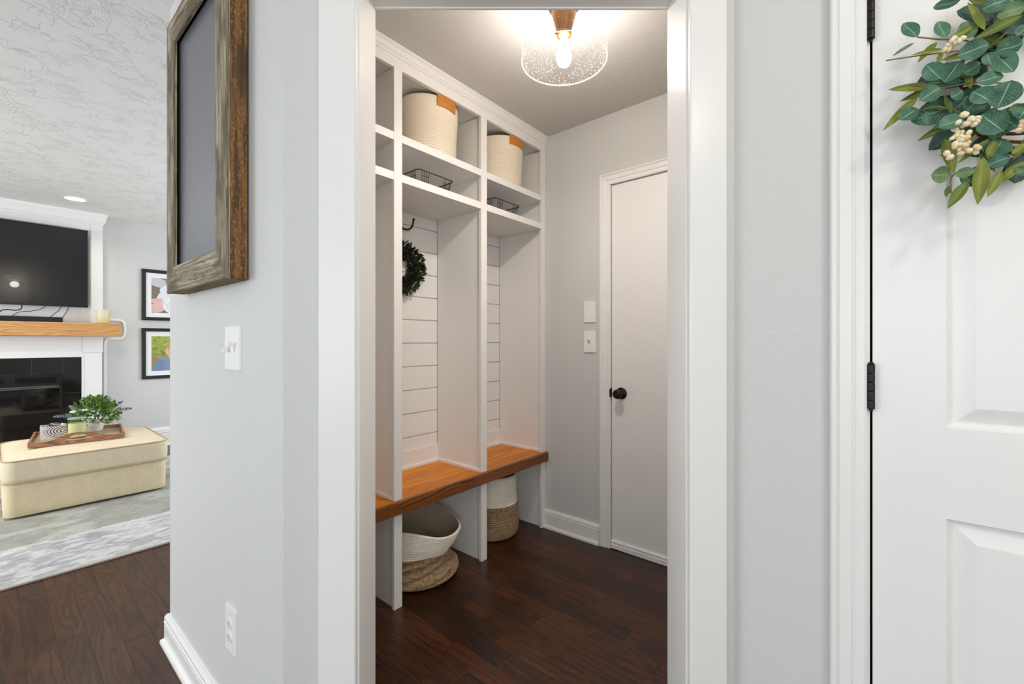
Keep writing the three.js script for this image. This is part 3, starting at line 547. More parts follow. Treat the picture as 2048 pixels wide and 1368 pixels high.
// ------------------------------------------------------------------ chalkboard on the hall wall
{
  const x0 = -1.871, x1 = -1.286, y0 = 1.325, y1 = 2.240, w = 0.085, zb = WZ + 0.005, zm = WZ + 0.046, zf = WZ + 0.056;
  const t = thing('framed_chalkboard', 'tall dark chalkboard in a weathered wooden frame on the hall wall', 'chalkboard', [0, 0, 0]);
  const prof = [[0, 0], [w, 0], [w, zf - zm - 0.002], [w - 0.002, zf - zm], [0.002, zf - zm], [0, zf - zm - 0.002]];
  const uvw = (g, along) => uvBox(g, along, R0() * 3, R0() * 3);
  M('frame_rail', uvw(extr(prof, V(x0, y0, zm), Y, Z, V(x1 - x0, 0, 0), 1, -1), 'x'), weathered, t);
  M('frame_rail', uvw(extr(prof, V(x0, y1, zm), V(0, -1, 0), Z, V(x1 - x0, 0, 0), 1, -1), 'x'), weathered, t);
  M('frame_stile', uvw(extr(prof, V(x0, y0, zm), X, Z, V(0, y1 - y0, 0), 1, -1), 'y'), weathered, t);
  M('frame_stile', uvw(extr(prof, V(x1, y0, zm), V(-1, 0, 0), Z, V(0, y1 - y0, 0), 1, -1), 'y'), weathered, t);
  for (const g of [rbox(x1 - 0.02, x1 - 0.0008, y0 + 0.001, y1 - 0.001, zb, zm - 0.0006, 0.0015, 'y', 0.2, 0.4), rbox(x0 + 0.0008, x0 + 0.02, y0 + 0.001, y1 - 0.001, zb, zm - 0.0006, 0.0015, 'y', 1.2, 0.1), rbox(x0 + 0.02, x1 - 0.02, y0 + 0.001, y0 + 0.02, zb, zm - 0.0006, 0.0015, 'x'), rbox(x0 + 0.02, x1 - 0.02, y1 - 0.02, y1 - 0.001, zb, zm - 0.0006, 0.0015, 'x')]) M('frame_side', g, brownSide, t);
  M('writing_board', box(x0 + 0.03, x1 - 0.03, y0 + 0.03, y1 - 0.03, zm - 0.014, zm - 0.008), slate, t);
  M('backing', box(x0 + 0.02, x1 - 0.02, y0 + 0.02, y1 - 0.02, zb, zm - 0.0145), darkGap, t);
}

// ------------------------------------------------------------------ eucalyptus wreath on the front door
{
  const t = thing('eucalyptus_wreath', 'eucalyptus and olive-leaf wreath with cream berries on the white front door', 'wreath', [0, 0, 0]);
  const veins = (base, vein, edge, n, amt) => tex(256, 128, (u, v) => {
    const y = Math.abs(v - 0.5) * 2, s = u * n - y * 2.6, side = Math.abs(s - Math.round(s)), net = N1.n(u * 40, v * 26, 40, 26);
    let c = mix3(base, edge, sm(0.86, 1, y) * 0.6 + 0.25 * N2.fbm(u * 4, v * 4, 4, 4, 3));
    c = mix3(c, vein, amt * (1 - sm(0.03, 0.10, side)) * (1 - sm(0.75, 1, y)) * 0.7); c = mix3(c, vein, amt * 0.45 * sm(0.72, 0.9, net));
    return mix3(c, vein, (1 - sm(0.025, 0.06, y)) * 0.9);
  });
  const mk = (o) => phys({ roughness: 0.5, side: THREE.DoubleSide, transmission: 0.06, thickness: 0, ...o });
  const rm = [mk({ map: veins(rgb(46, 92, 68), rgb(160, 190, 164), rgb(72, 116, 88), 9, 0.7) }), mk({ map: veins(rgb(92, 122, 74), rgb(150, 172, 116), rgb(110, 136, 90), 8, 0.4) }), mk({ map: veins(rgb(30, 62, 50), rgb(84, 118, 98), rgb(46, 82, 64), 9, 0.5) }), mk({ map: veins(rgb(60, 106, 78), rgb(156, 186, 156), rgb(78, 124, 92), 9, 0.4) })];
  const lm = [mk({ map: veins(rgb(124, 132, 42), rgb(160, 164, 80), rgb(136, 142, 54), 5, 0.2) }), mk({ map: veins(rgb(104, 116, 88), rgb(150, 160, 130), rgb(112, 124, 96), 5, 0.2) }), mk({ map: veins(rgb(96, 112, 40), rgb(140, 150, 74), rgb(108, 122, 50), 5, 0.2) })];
  const twig = mat({ color: '#6b4a26', roughness: 0.85 }), stemMat = mat({ color: '#7d7436', roughness: 0.7 }), CX = 0.235, CY = 1.600;
  const table = [
  [0,0.1086,1.7455,0.0758,1.7521,0.0206,0], [0,0.0551,1.7085,0.0364,1.7423,0.0224,0], [0,0.0909,1.6899,0.0815,1.7221,0.0218,0], [0,0.1293,1.6956,0.1056,1.6851,0.0320,1],
  [0,0.1636,1.7139,0.1333,1.7105,0.0311,0], [0,0.1819,1.6968,0.1493,1.6929,0.0257,1], [0,0.0890,1.6096,0.1074,1.6396,0.0331,0], [0,0.0840,1.6132,0.0655,1.6469,0.0298,0],
  [0,0.0840,1.6001,0.0570,1.5840,0.0298,0], [0,0.0557,1.5755,0.0302,1.5612,0.0287,0], [0,0.0655,1.5668,0.0675,1.5475,0.0107,0], [0,0.1146,1.5488,0.1333,1.5686,0.0324,0],
  [0,0.1653,1.5842,0.1515,1.5456,0.0424,0], [0,0.1104,1.5356,0.0796,1.5278,0.0308,0], [0,0.1565,1.5019,0.1310,1.5349,0.0378,0], [0,0.1582,1.4932,0.1447,1.4689,0.0378,0],
  [0,0.0976,1.4505,0.0726,1.4548,0.0286,1], [0,0.1264,1.4477,0.1013,1.4479,0.0169,1], [0,0.1712,1.5137,0.1830,1.5325,0.0341,0], [0,0.1408,1.6485,0.1037,1.6428,0.0317,0],
  [0,0.1464,1.6378,0.1680,1.5962,0.0299,0], [0,0.1379,1.6372,0.1425,1.6120,0.0184,0], [0,0.1264,1.5938,0.1576,1.5953,0.0253,0], [0,0.1493,1.6407,0.1787,1.6387,0.0381,0],
  [0,0.1658,1.4624,0.1402,1.4551,0.0228,0], [0,0.1830,1.4393,0.1718,1.4324,0.0193,0], [0,0.1830,1.6562,0.1685,1.6464,0.0209,0], [0,0.1116,1.4514,0.1264,1.4249,0.0205,0],
  [0,0.1205,1.5765,0.1408,1.5534,0.0289,0], [0,0.0964,1.5808,0.1116,1.5857,0.0225,0], [0,0.1322,1.6270,0.1116,1.6182,0.0252,0], [0,0.1548,1.5354,0.1712,1.5040,0.0280,0],
  [0,0.0902,1.7546,0.1205,1.7489,0.0227,1], [0,0.1408,1.7361,0.1604,1.7352,0.0250,0],
  [1,0.0815,1.6914,0.0570,1.6682,0.0132,0], [1,0.0871,1.6697,0.0491,1.6760,0.0070,0], [1,0.0504,1.6997,0.0212,1.6867,0.0072,1], [1,0.1240,1.6938,0.0940,1.6824,0.0102,0],
  [1,0.1777,1.6812,0.1240,1.6658,0.0161,0], [1,0.1379,1.6547,0.0853,1.6547,0.0117,0], [1,0.0853,1.6617,0.0802,1.6410,0.0079,0], [1,0.1368,1.6787,0.1181,1.7365,0.0117,0],
  [1,0.0777,1.6103,0.0171,1.6292,0.0141,0], [1,0.0557,1.6015,0.0086,1.5523,0.0152,0], [1,0.1229,1.5952,0.1164,1.6317,0.0102,0], [1,0.0983,1.5585,0.0902,1.5917,0.0087,0],
  [1,0.0902,1.5150,0.1007,1.4532,0.0192,0], [1,0.1425,1.4978,0.1050,1.4659,0.0100,0], [1,0.1481,1.4937,0.1413,1.4665,0.0133,0], [1,0.1819,1.4782,0.1669,1.4645,0.0113,0],
  [1,0.1181,1.4344,0.0927,1.3899,0.0170,0], [1,0.1356,1.4705,0.1293,1.3939,0.0209,0], [1,0.1548,1.4406,0.1396,1.4018,0.0140,0], [1,0.1819,1.4524,0.1464,1.4203,0.0145,0],
  [1,0.1436,1.5757,0.1310,1.5660,0.0083,0], [1,0.1803,1.5511,0.1658,1.5440,0.0097,0], [1,0.0964,1.4334,0.0921,1.4153,0.0087,0], [1,0.1322,1.4841,0.1493,1.4420,0.0134,0]];
  const r = rng(210);
  function leaf(kind, bx, by, tx, ty, w, m, z, roll = 0.5) {
    const L = Math.hypot(tx - bx, ty - by), a = Math.atan2(ty - by, tx - bx), s = Math.floor(r() * 1e6);
    const g = kind ? leafGeo(L * 1.03, w, { point: 0.85, cup: 0.5, bend: 0.06 * (r() - 0.3), nu: 12, nv: 4, wave: 0.05, seed: s }) : leafGeo(L * 1.02, Math.max(w, L * 0.62), { cup: 0.22, bend: 0.08 * (r() - 0.2), nu: 12, nv: 6, wave: 0.03, seed: s });
    g.rotateX((r() - 0.5) * roll); g.rotateY(-(r() - 0.35) * 0.35); g.rotateZ(a); g.translate(bx, by, FZ + z);
    M('leaf', g, m, t);
  }
  for (const [kind, bx, by, tx, ty, w, tone] of table) leaf(kind, bx, by, tx, ty, w, (kind ? lm : rm)[tone || (r() < 0.28 ? (kind ? 2 : 3) : 0)], 0.052 + 0.03 * r() + (kind ? -0.006 : 0.004));
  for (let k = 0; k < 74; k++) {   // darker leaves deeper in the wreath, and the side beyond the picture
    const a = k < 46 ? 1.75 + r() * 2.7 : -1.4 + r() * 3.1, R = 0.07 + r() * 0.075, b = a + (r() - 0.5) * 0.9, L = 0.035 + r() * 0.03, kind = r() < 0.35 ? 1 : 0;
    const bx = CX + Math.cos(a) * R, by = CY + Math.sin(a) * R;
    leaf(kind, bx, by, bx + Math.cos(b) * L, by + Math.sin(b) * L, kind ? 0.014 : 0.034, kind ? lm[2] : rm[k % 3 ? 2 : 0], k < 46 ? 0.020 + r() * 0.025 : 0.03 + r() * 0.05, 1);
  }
  for (let k = 0; k < 4; k++) { const p = [], ph = r() * 6; for (let i = 0; i < 22; i++) { const a = i / 22 * 6.2832, R = 0.108 + 0.010 * Math.sin(3 * a + ph) + 0.006 * k; p.push([CX + Math.cos(a) * R, CY + Math.sin(a) * R, FZ + 0.022 + 0.010 * Math.sin(4 * a + ph * 2)]); } M('vine', tube(p, 0.003, 90, 6, true), twig, t); }
  for (const p of [[[0.16, 1.60, 0.03], [0.12, 1.606, 0.05], [0.085, 1.606, 0.06], [0.045, 1.625, 0.062]], [[0.15, 1.66, 0.03], [0.11, 1.685, 0.05], [0.085, 1.692, 0.058], [0.055, 1.7085, 0.06]], [[0.15, 1.66, 0.04], [0.09, 1.668, 0.056], [0.05, 1.676, 0.06], [0.012, 1.683, 0.062]], [[0.19, 1.70, 0.03], [0.15, 1.66, 0.056], [0.125, 1.64, 0.06]], [[0.15, 1.54, 0.03], [0.115, 1.555, 0.05], [0.08, 1.575, 0.06], [0.056, 1.575, 0.06]], [[0.16, 1.50, 0.03], [0.13, 1.46, 0.05], [0.10, 1.45, 0.058], [0.098, 1.42, 0.056]], [[0.17, 1.50, 0.03], [0.16, 1.49, 0.056], [0.14, 1.48, 0.06]]]) M('stem', tube(p.map(([x, y, z]) => V(x, y, FZ + z)), 0.0013, 24, 6), stemMat, t);
  const bm = [mat({ color: '#efe0bd', roughness: 0.45 }), mat({ color: '#e6cf9c', roughness: 0.45 })], bg = new THREE.SphereGeometry(0.0041, 14, 10);
  const cluster = (x0, y0, x1, y1, n, sp) => { for (let k = 0; k < n; k++) { const u = k / (n - 1), q = r() * 6.28, d = sp * Math.sqrt(r()), o = M('berry', bg, bm[r() < 0.7 ? 0 : 1], t); o.position.set(lerp(x0, x1, u) + Math.cos(q) * d, lerp(y0, y1, u) + Math.sin(q) * d, FZ + 0.078 + r() * 0.012); o.scale.set(1.15, 0.95, 1).multiplyScalar(0.85 + r() * 0.35); o.rotation.z = r() * 3; } };
  cluster(0.118, 1.533, 0.106, 1.503, 24, 0.015); cluster(0.108, 1.495, 0.098, 1.480, 16, 0.012); cluster(0.116, 1.674, 0.088, 1.660, 11, 0.009); cluster(0.180, 1.512, 0.174, 1.502, 7, 0.009); cluster(0.128, 1.484, 0.122, 1.480, 4, 0.006);
}

// ------------------------------------------------------------------ living room: fireplace wall
const BX = -6.0;   // face of the chimney breast
{
  let t = struct('wall_chimney_breast');   // panelled breast above the mantel
  const put = (n, g, m = trimWhite) => M(n, g, m, t), zr = -0.731, zl = 0.831;
  put('breast_panel', box(LX, BX - 0.022, 1.3, CEIL - 0.001, zr + 0.004, zl - 0.004, 'z'));
  for (const [a, b] of [[zr, -0.643], [0.743, zl]]) put('pilaster', rbox(LX, BX, 1.336, 2.345, a, b, 0.002, 'y'));
  put('header_board', rbox(LX, BX - 0.001, 2.262, 2.345, -0.643, 0.743, 0.002, 'z'));
  const bead = [[0, 0], [0.008, 0], [0.011, 0.005], [0.008, 0.012], [0, 0.012]];
  put('bead', extr(bead, V(BX - 0.022, 2.250, -0.643), X, Y, V(0, 0, 1.386)));
  put('bead', extr(bead, V(BX - 0.022, 1.336, -0.643), X, Z, V(0, 0.914, 0)));
  const cp = [[0, 2.33], [0.008, 2.33], [0.010, 2.345], [0.018, 2.350], [0.020, 2.372], [0.027, 2.396], [0.030, 2.402], [0.030, 2.412], [0.034, 2.418], [0.036, 2.4385], [0, 2.4385]];
  put('crown', extr(cp, V(BX, 0, zr), X, Y, V(0, 0, zl - zr), -1, 1));
  put('crown', extr(cp, V(LX, 0, zr), V(0, 0, -1), Y, V(BX - LX, 0, 0), 0, 1));
  solo('mantel_beam', (() => { const g = new RoundedBoxGeometry(0.18, 0.128, 1.786, 3, 0.006); const n = uvBox(g.translate(BX + 0.09, 1.274, 0.05), 'z'); const p = n.attributes.position; for (let i = 0; i < p.count; i++) { const y = p.getY(i), z = p.getZ(i); p.setX(i, p.getX(i) + 0.004 * (N1.fbm(z * 4 + 20, y * 9 + 4, 256, 256, 2) - 0.5)); } return n; })(), mantelWood, 'thick honey-coloured wooden mantel beam above the fireplace', 'mantel');
  t = thing('fireplace', 'white fireplace surround with black tiles and glass-fronted insert', 'fireplace');
  put('frieze_board', rbox(LX, BX - 0.004, 1.006, 1.21, -0.595, 0.695, 0.002, 'z'));
  for (const [a, b] of [[-0.725, -0.595], [0.695, 0.825]]) { put('leg', rbox(LX, BX, 0.14, 1.05, a, b, 0.002, 'y')); put('leg_block', rbox(LX, BX + 0.010, 1.05, 1.21, a - 0.007, b + 0.004, 0.002, 'y')); put('plinth', rbox(LX, BX + 0.012, 0, 0.14, a - 0.007, b + 0.004, 0.002, 'y')); }
  for (const [a, b] of [[-0.595, -0.578], [0.678, 0.695]]) put('inner_moulding', rbox(LX, BX + 0.003, 0, 1.006, a, b, 0.003, 'y'));
  // black tiles, each its own piece, on a dark backing with grey joints
  put('tile_backing', box(LX + 0.02, BX - 0.022, 0, 1.006, -0.578, 0.678, 'z'), mat({ color: '#8d8882', roughness: 0.9 }));
  const r = rng(12), tile = (z0, z1, y0, y1) => put('tile', rbox(BX - 0.023, BX - 0.013, y0 + 0.0012, y1 - 0.0012, z0 + 0.0012, z1 - 0.0012, 0.0012, 'z'), tileMats[Math.floor(r() * 3)]);
  for (const s of [0, 1]) for (let y = 0.856; y > 0.05; y -= 0.1945) { const z = s ? 0.546 : -0.578; tile(z, z + 0.132, Math.max(0.0, y - 0.1945), y); }
  for (const z of [-0.578, 0.546]) tile(z, z + 0.132, 0.856, 1.004);
  for (let k = 0; k < 5; k++) tile(-0.446 + k * 0.1984, -0.446 + (k + 1) * 0.1984, 0.856, 1.004);
  // firebox insert
  const iron = mat({ color: '#141214', roughness: 0.45, metalness: 0.4 }), steel = mat({ color: '#6d6863', roughness: 0.3, metalness: 0.9 });
  put('firebox_frame', [box(LX + 0.05, BX - 0.008, 0.76, 0.855, -0.444, 0.544), box(LX + 0.05, BX - 0.006, 0.0, 0.76, -0.444, -0.425), box(LX + 0.05, BX - 0.006, 0.0, 0.76, 0.525, 0.544), box(LX + 0.05, BX - 0.006, 0, 0.06, -0.444, 0.544)], iron);
  for (const [a, b] of [[-0.405, -0.145], [-0.08, 0.18], [0.245, 0.505]]) { const v = put('air_vent', box(BX - 0.009, BX - 0.0065, 0.775, 0.83, a, b), darkGap); for (let k = 0; k < 3; k++) M('louver', extr([[0, 0], [0.009, -0.007], [0.009, -0.005], [0, 0.002]], V(BX - 0.007, 0.784 + k * 0.018, a), X, Y, V(0, 0, b - a)), iron, v); }
  put('door_track', rbox(BX - 0.008, BX + 0.012, 0.744, 0.766, -0.446, 0.546, 0.003, 'z'), iron);
  put('door_rail', new THREE.CylinderGeometry(0.009, 0.009, 0.955, 16).rotateX(Math.PI / 2).translate(BX + 0.006, 0.722, 0.05), steel);
  for (const [a, b] of [[-0.424, -0.19], [-0.188, 0.048], [0.052, 0.288], [0.29, 0.524]]) put('glass_door', box(BX - 0.012, BX - 0.007, 0.062, 0.716, a, b), glossBlack);
  put('firebox_back', box(LX + 0.01, LX + 0.03, 0, 0.86, -0.44, 0.54), darkGap);
  solo('hearth_slab', rbox(BX - 0.005, BX + 0.40, 0, 0.018, -0.6, 0.7, 0.003), tileMats[0], 'low dark hearth slab on the floor before the fireplace', 'hearth');
}
{
  const t = thing('television', 'large flat black television hung above the mantel', 'television', [0, 0, 0]), x0 = -5.975, x1 = -5.93, y0 = 1.490, y1 = 2.243, z0 = -0.614, z1 = 0.716;
  M('housing', rbox(x0, x1, y0, y1, z0, z1, 0.006, 'z', 0, 0, 2), mat({ color: '#0c0c0e', roughness: 0.4 }), t);
  M('screen', box(x1, x1 + 0.0012, y0 + 0.018, y1 - 0.010, z0 + 0.010, z1 - 0.010), phys({ color: '#0b090b', roughness: 0.16, clearcoat: 0.2 }), t);
  M('bezel', [box(x1, x1 + 0.003, y0, y0 + 0.018, z0, z1), box(x1, x1 + 0.003, y1 - 0.010, y1, z0, z1), box(x1, x1 + 0.003, y0, y1, z0, z0 + 0.010), box(x1, x1 + 0.003, y0, y1, z1 - 0.010, z1)], mat({ color: '#1b1b20', roughness: 0.25, metalness: 0.3 }), t);
  M('wall_mount', box(BX - 0.022, x0, 1.7, 2.05, -0.2, 0.3), black, t);
}
{
  const t = thing('soundbar', 'slim black soundbar lying on the mantel below the television', 'soundbar', [0, 0, 0]);
  M('body', rbox(-5.965, -5.875, 1.3385, 1.387, -0.44, 0.52, 0.006, 'z', 0, 0, 2), mat({ color: '#14161d', roughness: 0.7 }), t);
  M('grille', rbox(-5.876, -5.871, 1.343, 1.383, -0.425, 0.505, 0.002, 'z'), mat({ color: '#1a1d27', roughness: 0.9 }), t);
}
const cable = mat({ color: '#121214', roughness: 0.5 });
[['black cable curling from the television to the mantel, nearest the candle', [[-5.955, 1.495, -0.485], [-5.96, 1.455, -0.475], [-5.955, 1.41, -0.455], [-5.96, 1.38, -0.44], [-5.97, 1.345, -0.40]]],
  ['black cable dropping behind the right end of the soundbar, second from the candle', [[-5.955, 1.495, -0.435], [-5.955, 1.455, -0.42], [-5.96, 1.415, -0.385], [-5.972, 1.37, -0.35], [-5.975, 1.345, -0.33]]],
  ['thin black cable sagging in a long slant behind the soundbar', [[-5.955, 1.495, -0.34], [-5.955, 1.465, -0.31], [-5.96, 1.44, -0.25], [-5.965, 1.425, -0.17], [-5.972, 1.39, -0.13], [-5.975, 1.345, -0.12]]],
  ['bundled black cable arching above the left of the soundbar', [[-5.955, 1.495, -0.185], [-5.955, 1.455, -0.18], [-5.96, 1.44, -0.14], [-5.955, 1.445, -0.10], [-5.96, 1.43, -0.06], [-5.97, 1.38, -0.04], [-5.975, 1.345, -0.03]]],
].forEach(([label, p], i) => solo('television_cable', tube(p, i === 3 ? 0.0045 : 0.0028, 40, 8), cable, label, 'cable', 'cables under the television'));
{
  const t = thing('mantel_candle', 'cream and amber tapered candle at the end of the wooden mantel', 'candle', [-5.90, 1.3385, -0.722]);
  const ombre = tex(16, 128, (u, v) => { const q = N1.fbm(u * 4, v * 6, 4, 6, 3); return mix3(rgb(206, 176, 96), rgb(216, 208, 180), sm(0.1, 0.5, v + (q - 0.5) * 0.35)); });
  M('holder', lathe([[0, 0], [0.046, 0], [0.0475, 0.003], [0.0565, 0.136], [0.0545, 0.137], [0.050, 0.118], [0, 0.118]], 40), mat({ map: ombre, roughness: 0.4 }), t);
  M('wick', bar(V(0, 0.117, 0), V(0.001, 0.128, 0), 0.0012), darkGap, t);
}
solo('cable_raceway', (() => {   // white cord cover round the end of the mantel and down the wall
  const c = new THREE.CurvePath(), pts = [[1.380, -0.760], [1.382, -0.850], [1.376, -0.884], [1.352, -0.905], [1.32, -0.912], [1.245, -0.912], [1.210, -0.904], [1.192, -0.884], [1.187, -0.860], [1.186, -0.80], [1.180, -0.778], [1.164, -0.764], [1.140, -0.760], [1.0, -0.760], [0.12, -0.760]].map(([y, z]) => V(LX + 0.009, y, z));
  const cv = new THREE.CatmullRomCurve3(pts, false, 'centripetal', 0.5), n = 120, pos = [], idx = [], cs = [[-0.011, -0.009], [0.011, -0.009], [0.011, 0.004], [0.007, 0.009], [-0.007, 0.009], [-0.011, 0.004]], m = cs.length;
  for (let i = 0; i <= n; i++) { const p = cv.getPointAt(i / n), tg = cv.getTangentAt(i / n), side = tg.clone().cross(X).normalize(); for (const [a, b] of cs) { const q = p.clone().addScaledVector(side, a).addScaledVector(X, b); pos.push(q.x, q.y, q.z); } }
  for (let i = 0; i < n; i++) for (let k = 0; k < m; k++) { const q = (k + 1) % m; idx.push(i * m + k, i * m + q, (i + 1) * m + q, i * m + k, (i + 1) * m + q, (i + 1) * m + k); }
  for (let k = 1; k + 1 < m; k++) idx.push(0, k, k + 1, n * m, n * m + k, n * m + k + 1);
  return finish(pos, fixSense(pos, idx));
})(), plastic, 'white cord cover bending round the end of the wooden mantel', 'cord cover');

// framed family photographs
function print(w, h, draw) { const c = document.createElement('canvas'); c.width = w; c.height = h; draw(c.getContext('2d'), w, h); const t = new THREE.CanvasTexture(c); t.colorSpace = THREE.SRGBColorSpace; return t; }
function blob(g, x, y, rx, ry, c, rot = 0) { g.fillStyle = c; g.beginPath(); g.ellipse(x, y, rx, ry, rot, 0, 6.2832); g.fill(); }
function picture(label, y0, y1, draw) {
  const t = thing('picture_frame', label, 'picture', [LX, (y0 + y1) / 2, -1.277], Math.PI / 2, 'framed photographs beside the fireplace'), h = (y1 - y0) / 2, w = 0.2275, b = 0.036;
  const prof = [[0, 0], [0, 0.020], [0.004, 0.024], [b - 0.004, 0.022], [b, 0.016], [b, 0]], fm = mat({ color: '#151417', roughness: 0.38 });
  M('frame_rail', extr(prof, V(-w, -h, 0), Y, Z, V(2 * w, 0, 0), 1, -1), fm, t); M('frame_rail', extr(prof, V(-w, h, 0), V(0, -1, 0), Z, V(2 * w, 0, 0), 1, -1), fm, t);
  M('frame_stile', extr(prof, V(-w, -h, 0), X, Z, V(0, 2 * h, 0), 1, -1), fm, t); M('frame_stile', extr(prof, V(w, -h, 0), V(-1, 0, 0), Z, V(0, 2 * h, 0), 1, -1), fm, t);
  M('mat_board', box(-w + 0.02, w - 0.02, -h + 0.02, h - 0.02, 0.002, 0.010), mat({ color: '#f0efec', roughness: 0.8 }), t);
  const g = new THREE.PlaneGeometry(0.288, 0.383); g.translate(0, -0.001, 0.0106); M('photograph', g, mat({ map: print(288, 384, draw), roughness: 0.35 }), t);
}
picture('black-framed photograph of a baby, the upper of two on the wall', 1.389, 1.944, (g, w, h) => {
  g.fillStyle = '#7c7468'; g.fillRect(0, 0, w, h);
  blob(g, 60, 50, 130, 50, '#c9c6cf', 0.3); blob(g, 190, 45, 70, 40, '#b98f80', 0.2);
  blob(g, 120, 210, 66, 100, '#dfe2e8', 0.5); blob(g, 165, 150, 46, 42, '#f1cfc6'); blob(g, 130, 120, 62, 40, '#dde6ec', -0.4);
  blob(g, 40, 250, 60, 26, '#e4b3a8', -0.2); blob(g, 60, 320, 80, 56, '#e3b9b4', -0.5); blob(g, 190, 300, 90, 90, '#ecebee', 0.3); blob(g, 230, 200, 60, 60, '#e6e0e4');
  for (let k = 0; k < 12; k++) { g.strokeStyle = 'rgba(150,150,165,0.5)'; g.lineWidth = 3; g.beginPath(); g.moveTo(110 + k * 12, 250 + (k % 3) * 14); g.lineTo(150 + k * 10, 370); g.stroke(); }
});
picture('black-framed photograph of a child in a blue shirt, the lower of two', 0.748, 1.303, (g, w, h) => {
  const a = g.createLinearGradient(0, 0, 0, h); a.addColorStop(0, '#a9b04c'); a.addColorStop(0.45, '#8b9a42'); a.addColorStop(0.7, '#9a7f5c'); a.addColorStop(1, '#a98c6c'); g.fillStyle = a; g.fillRect(0, 0, w, h);
  const r = rng(3); for (let k = 0; k < 60; k++) blob(g, r() * w, r() * h * 0.65, 10 + r() * 26, 6 + r() * 14, ['rgba(190,190,90,0.35)', 'rgba(90,110,40,0.35)', 'rgba(220,205,120,0.3)'][k % 3]);
  blob(g, 150, 340, 130, 110, '#7f93ad'); blob(g, 60, 350, 50, 90, '#7688a3', 0.3); blob(g, 240, 350, 50, 90, '#7688a3', -0.3); blob(g, 172, 232, 24, 34, '#dba889');
  blob(g, 172, 160, 50, 62, '#e9b795'); blob(g, 122, 165, 10, 16, '#dc9f80'); blob(g, 222, 165, 10, 16, '#dc9f80'); blob(g, 172, 110, 55, 34, '#c99b5e'); blob(g, 150, 158, 6, 4, '#5b4536'); blob(g, 194, 158, 6, 4, '#5b4536'); blob(g, 172, 196, 16, 5, '#b9655a');
  g.strokeStyle = '#5d6d86'; g.lineWidth = 3; g.beginPath(); g.moveTo(172, 262); g.lineTo(176, 350); g.stroke();
});

// recessed ceiling lights above the fireplace
[['bright recessed ceiling light above the television', -5.52, -0.49, 2.0], ['recessed ceiling light over the far side of the fireplace', -5.52, 0.70, 2.4], ['recessed ceiling light over the middle of the rug', -4.30, 0.75, 8.5], ['recessed ceiling light nearest the large living room window', -4.30, 2.0, 4]].forEach(([label, x, z, power]) => {
  const t = thing('recessed_light', label, 'ceiling light', [x, CEIL, z], 0, 'recessed lights in the living room');
  M('trim_ring', lathe([[0.068, 0.0], [0.068, -0.004], [0.080, -0.005], [0.090, -0.002], [0.090, 0.0]], 40), plastic, t);
  M('lens', new THREE.CylinderGeometry(0.068, 0.068, 0.003, 40).translate(0, -0.003, 0), mat({ color: '#ffffff', emissive: '#ffffff', emissiveIntensity: 2.2 }), t);
  const l = new THREE.SpotLight(new THREE.Color(1, 0.96, 0.9), power, 0, 1.35, 0.9, 2); l.name = 'recessed_lamp_light'; l.position.set(0, -0.012, 0); l.target.position.set(0, -2, 0); l.castShadow = true; l.shadow.radius = 2.5; t.add(l); t.add(l.target);
});

// rug, ottoman and what stands on it
const rugMat = mat({ roughness: 0.98, map: tex(1024, 1024, (u, v) => {   // u across the room (2.35 m), v along z (4.2 m)
  const xx = u * 2.35, zz = v * 4.2, e = Math.min(xx, 2.35 - xx, zz, 4.2 - zz), a = N1.fbm(u * 70, v * 60, 70, 60, 3), b = N2.fbm(u * 150, v * 90, 150, 90, 2), c = N3.fbm(u * 14, v * 16, 14, 16, 4), wv = N2.fbm(u * 300, v * 420, 300, 420, 1);
  const rim = e < 0.56 ? 1 : 0;
  let k = rim ? mix3(rgb(200, 199, 198), rgb(150, 148, 150), sm(0.44, 0.62, a) * 0.6) : mix3(rgb(176, 176, 166), rgb(138, 136, 126), sm(0.4, 0.62, c) * 0.7);
  k = mix3(k, rgb(120, 118, 118), sm(0.52, 0.8, b) * (rim ? 0.35 : 0.4)); k = mix3(k, rgb(216, 215, 212), sm(0.55, 0.75, c) * (rim ? 0.5 : 0.15)); k = mix3(k, rgb(96, 94, 94), sm(0.7, 0.95, wv) * 0.25);
  if (e < 0.012) k = rgb(186, 178, 168);
  return k;
}), bumpMap: tex(256, 256, (u, v) => g1(N3.fbm(u * 100, v * 100, 100, 100, 2)), { srgb: false, rx: 10, ry: 14 }), bumpScale: 0.003 });
{
  const g = new THREE.BoxGeometry(2.35, 0.009, 4.2, 1, 1, 1), p = g.attributes.position, uv = g.attributes.uv; for (let i = 0; i < p.count; i++) uv.setXY(i, p.getX(i) / 2.35 + 0.5, p.getZ(i) / 4.2 + 0.5);
  g.translate(-3.125 - 1.175, 0.0047, 0.45);
  const t = thing('area_rug', 'pale grey distressed area rug under the ottoman', 'rug'); M('pile', g, rugMat, t); M('bound_edge', rbox(-3.128, -3.119, 0.0004, 0.0105, -1.65, 2.55, 0.002, 'z'), mat({ color: '#b9b0a4', roughness: 0.95 }), t);
}
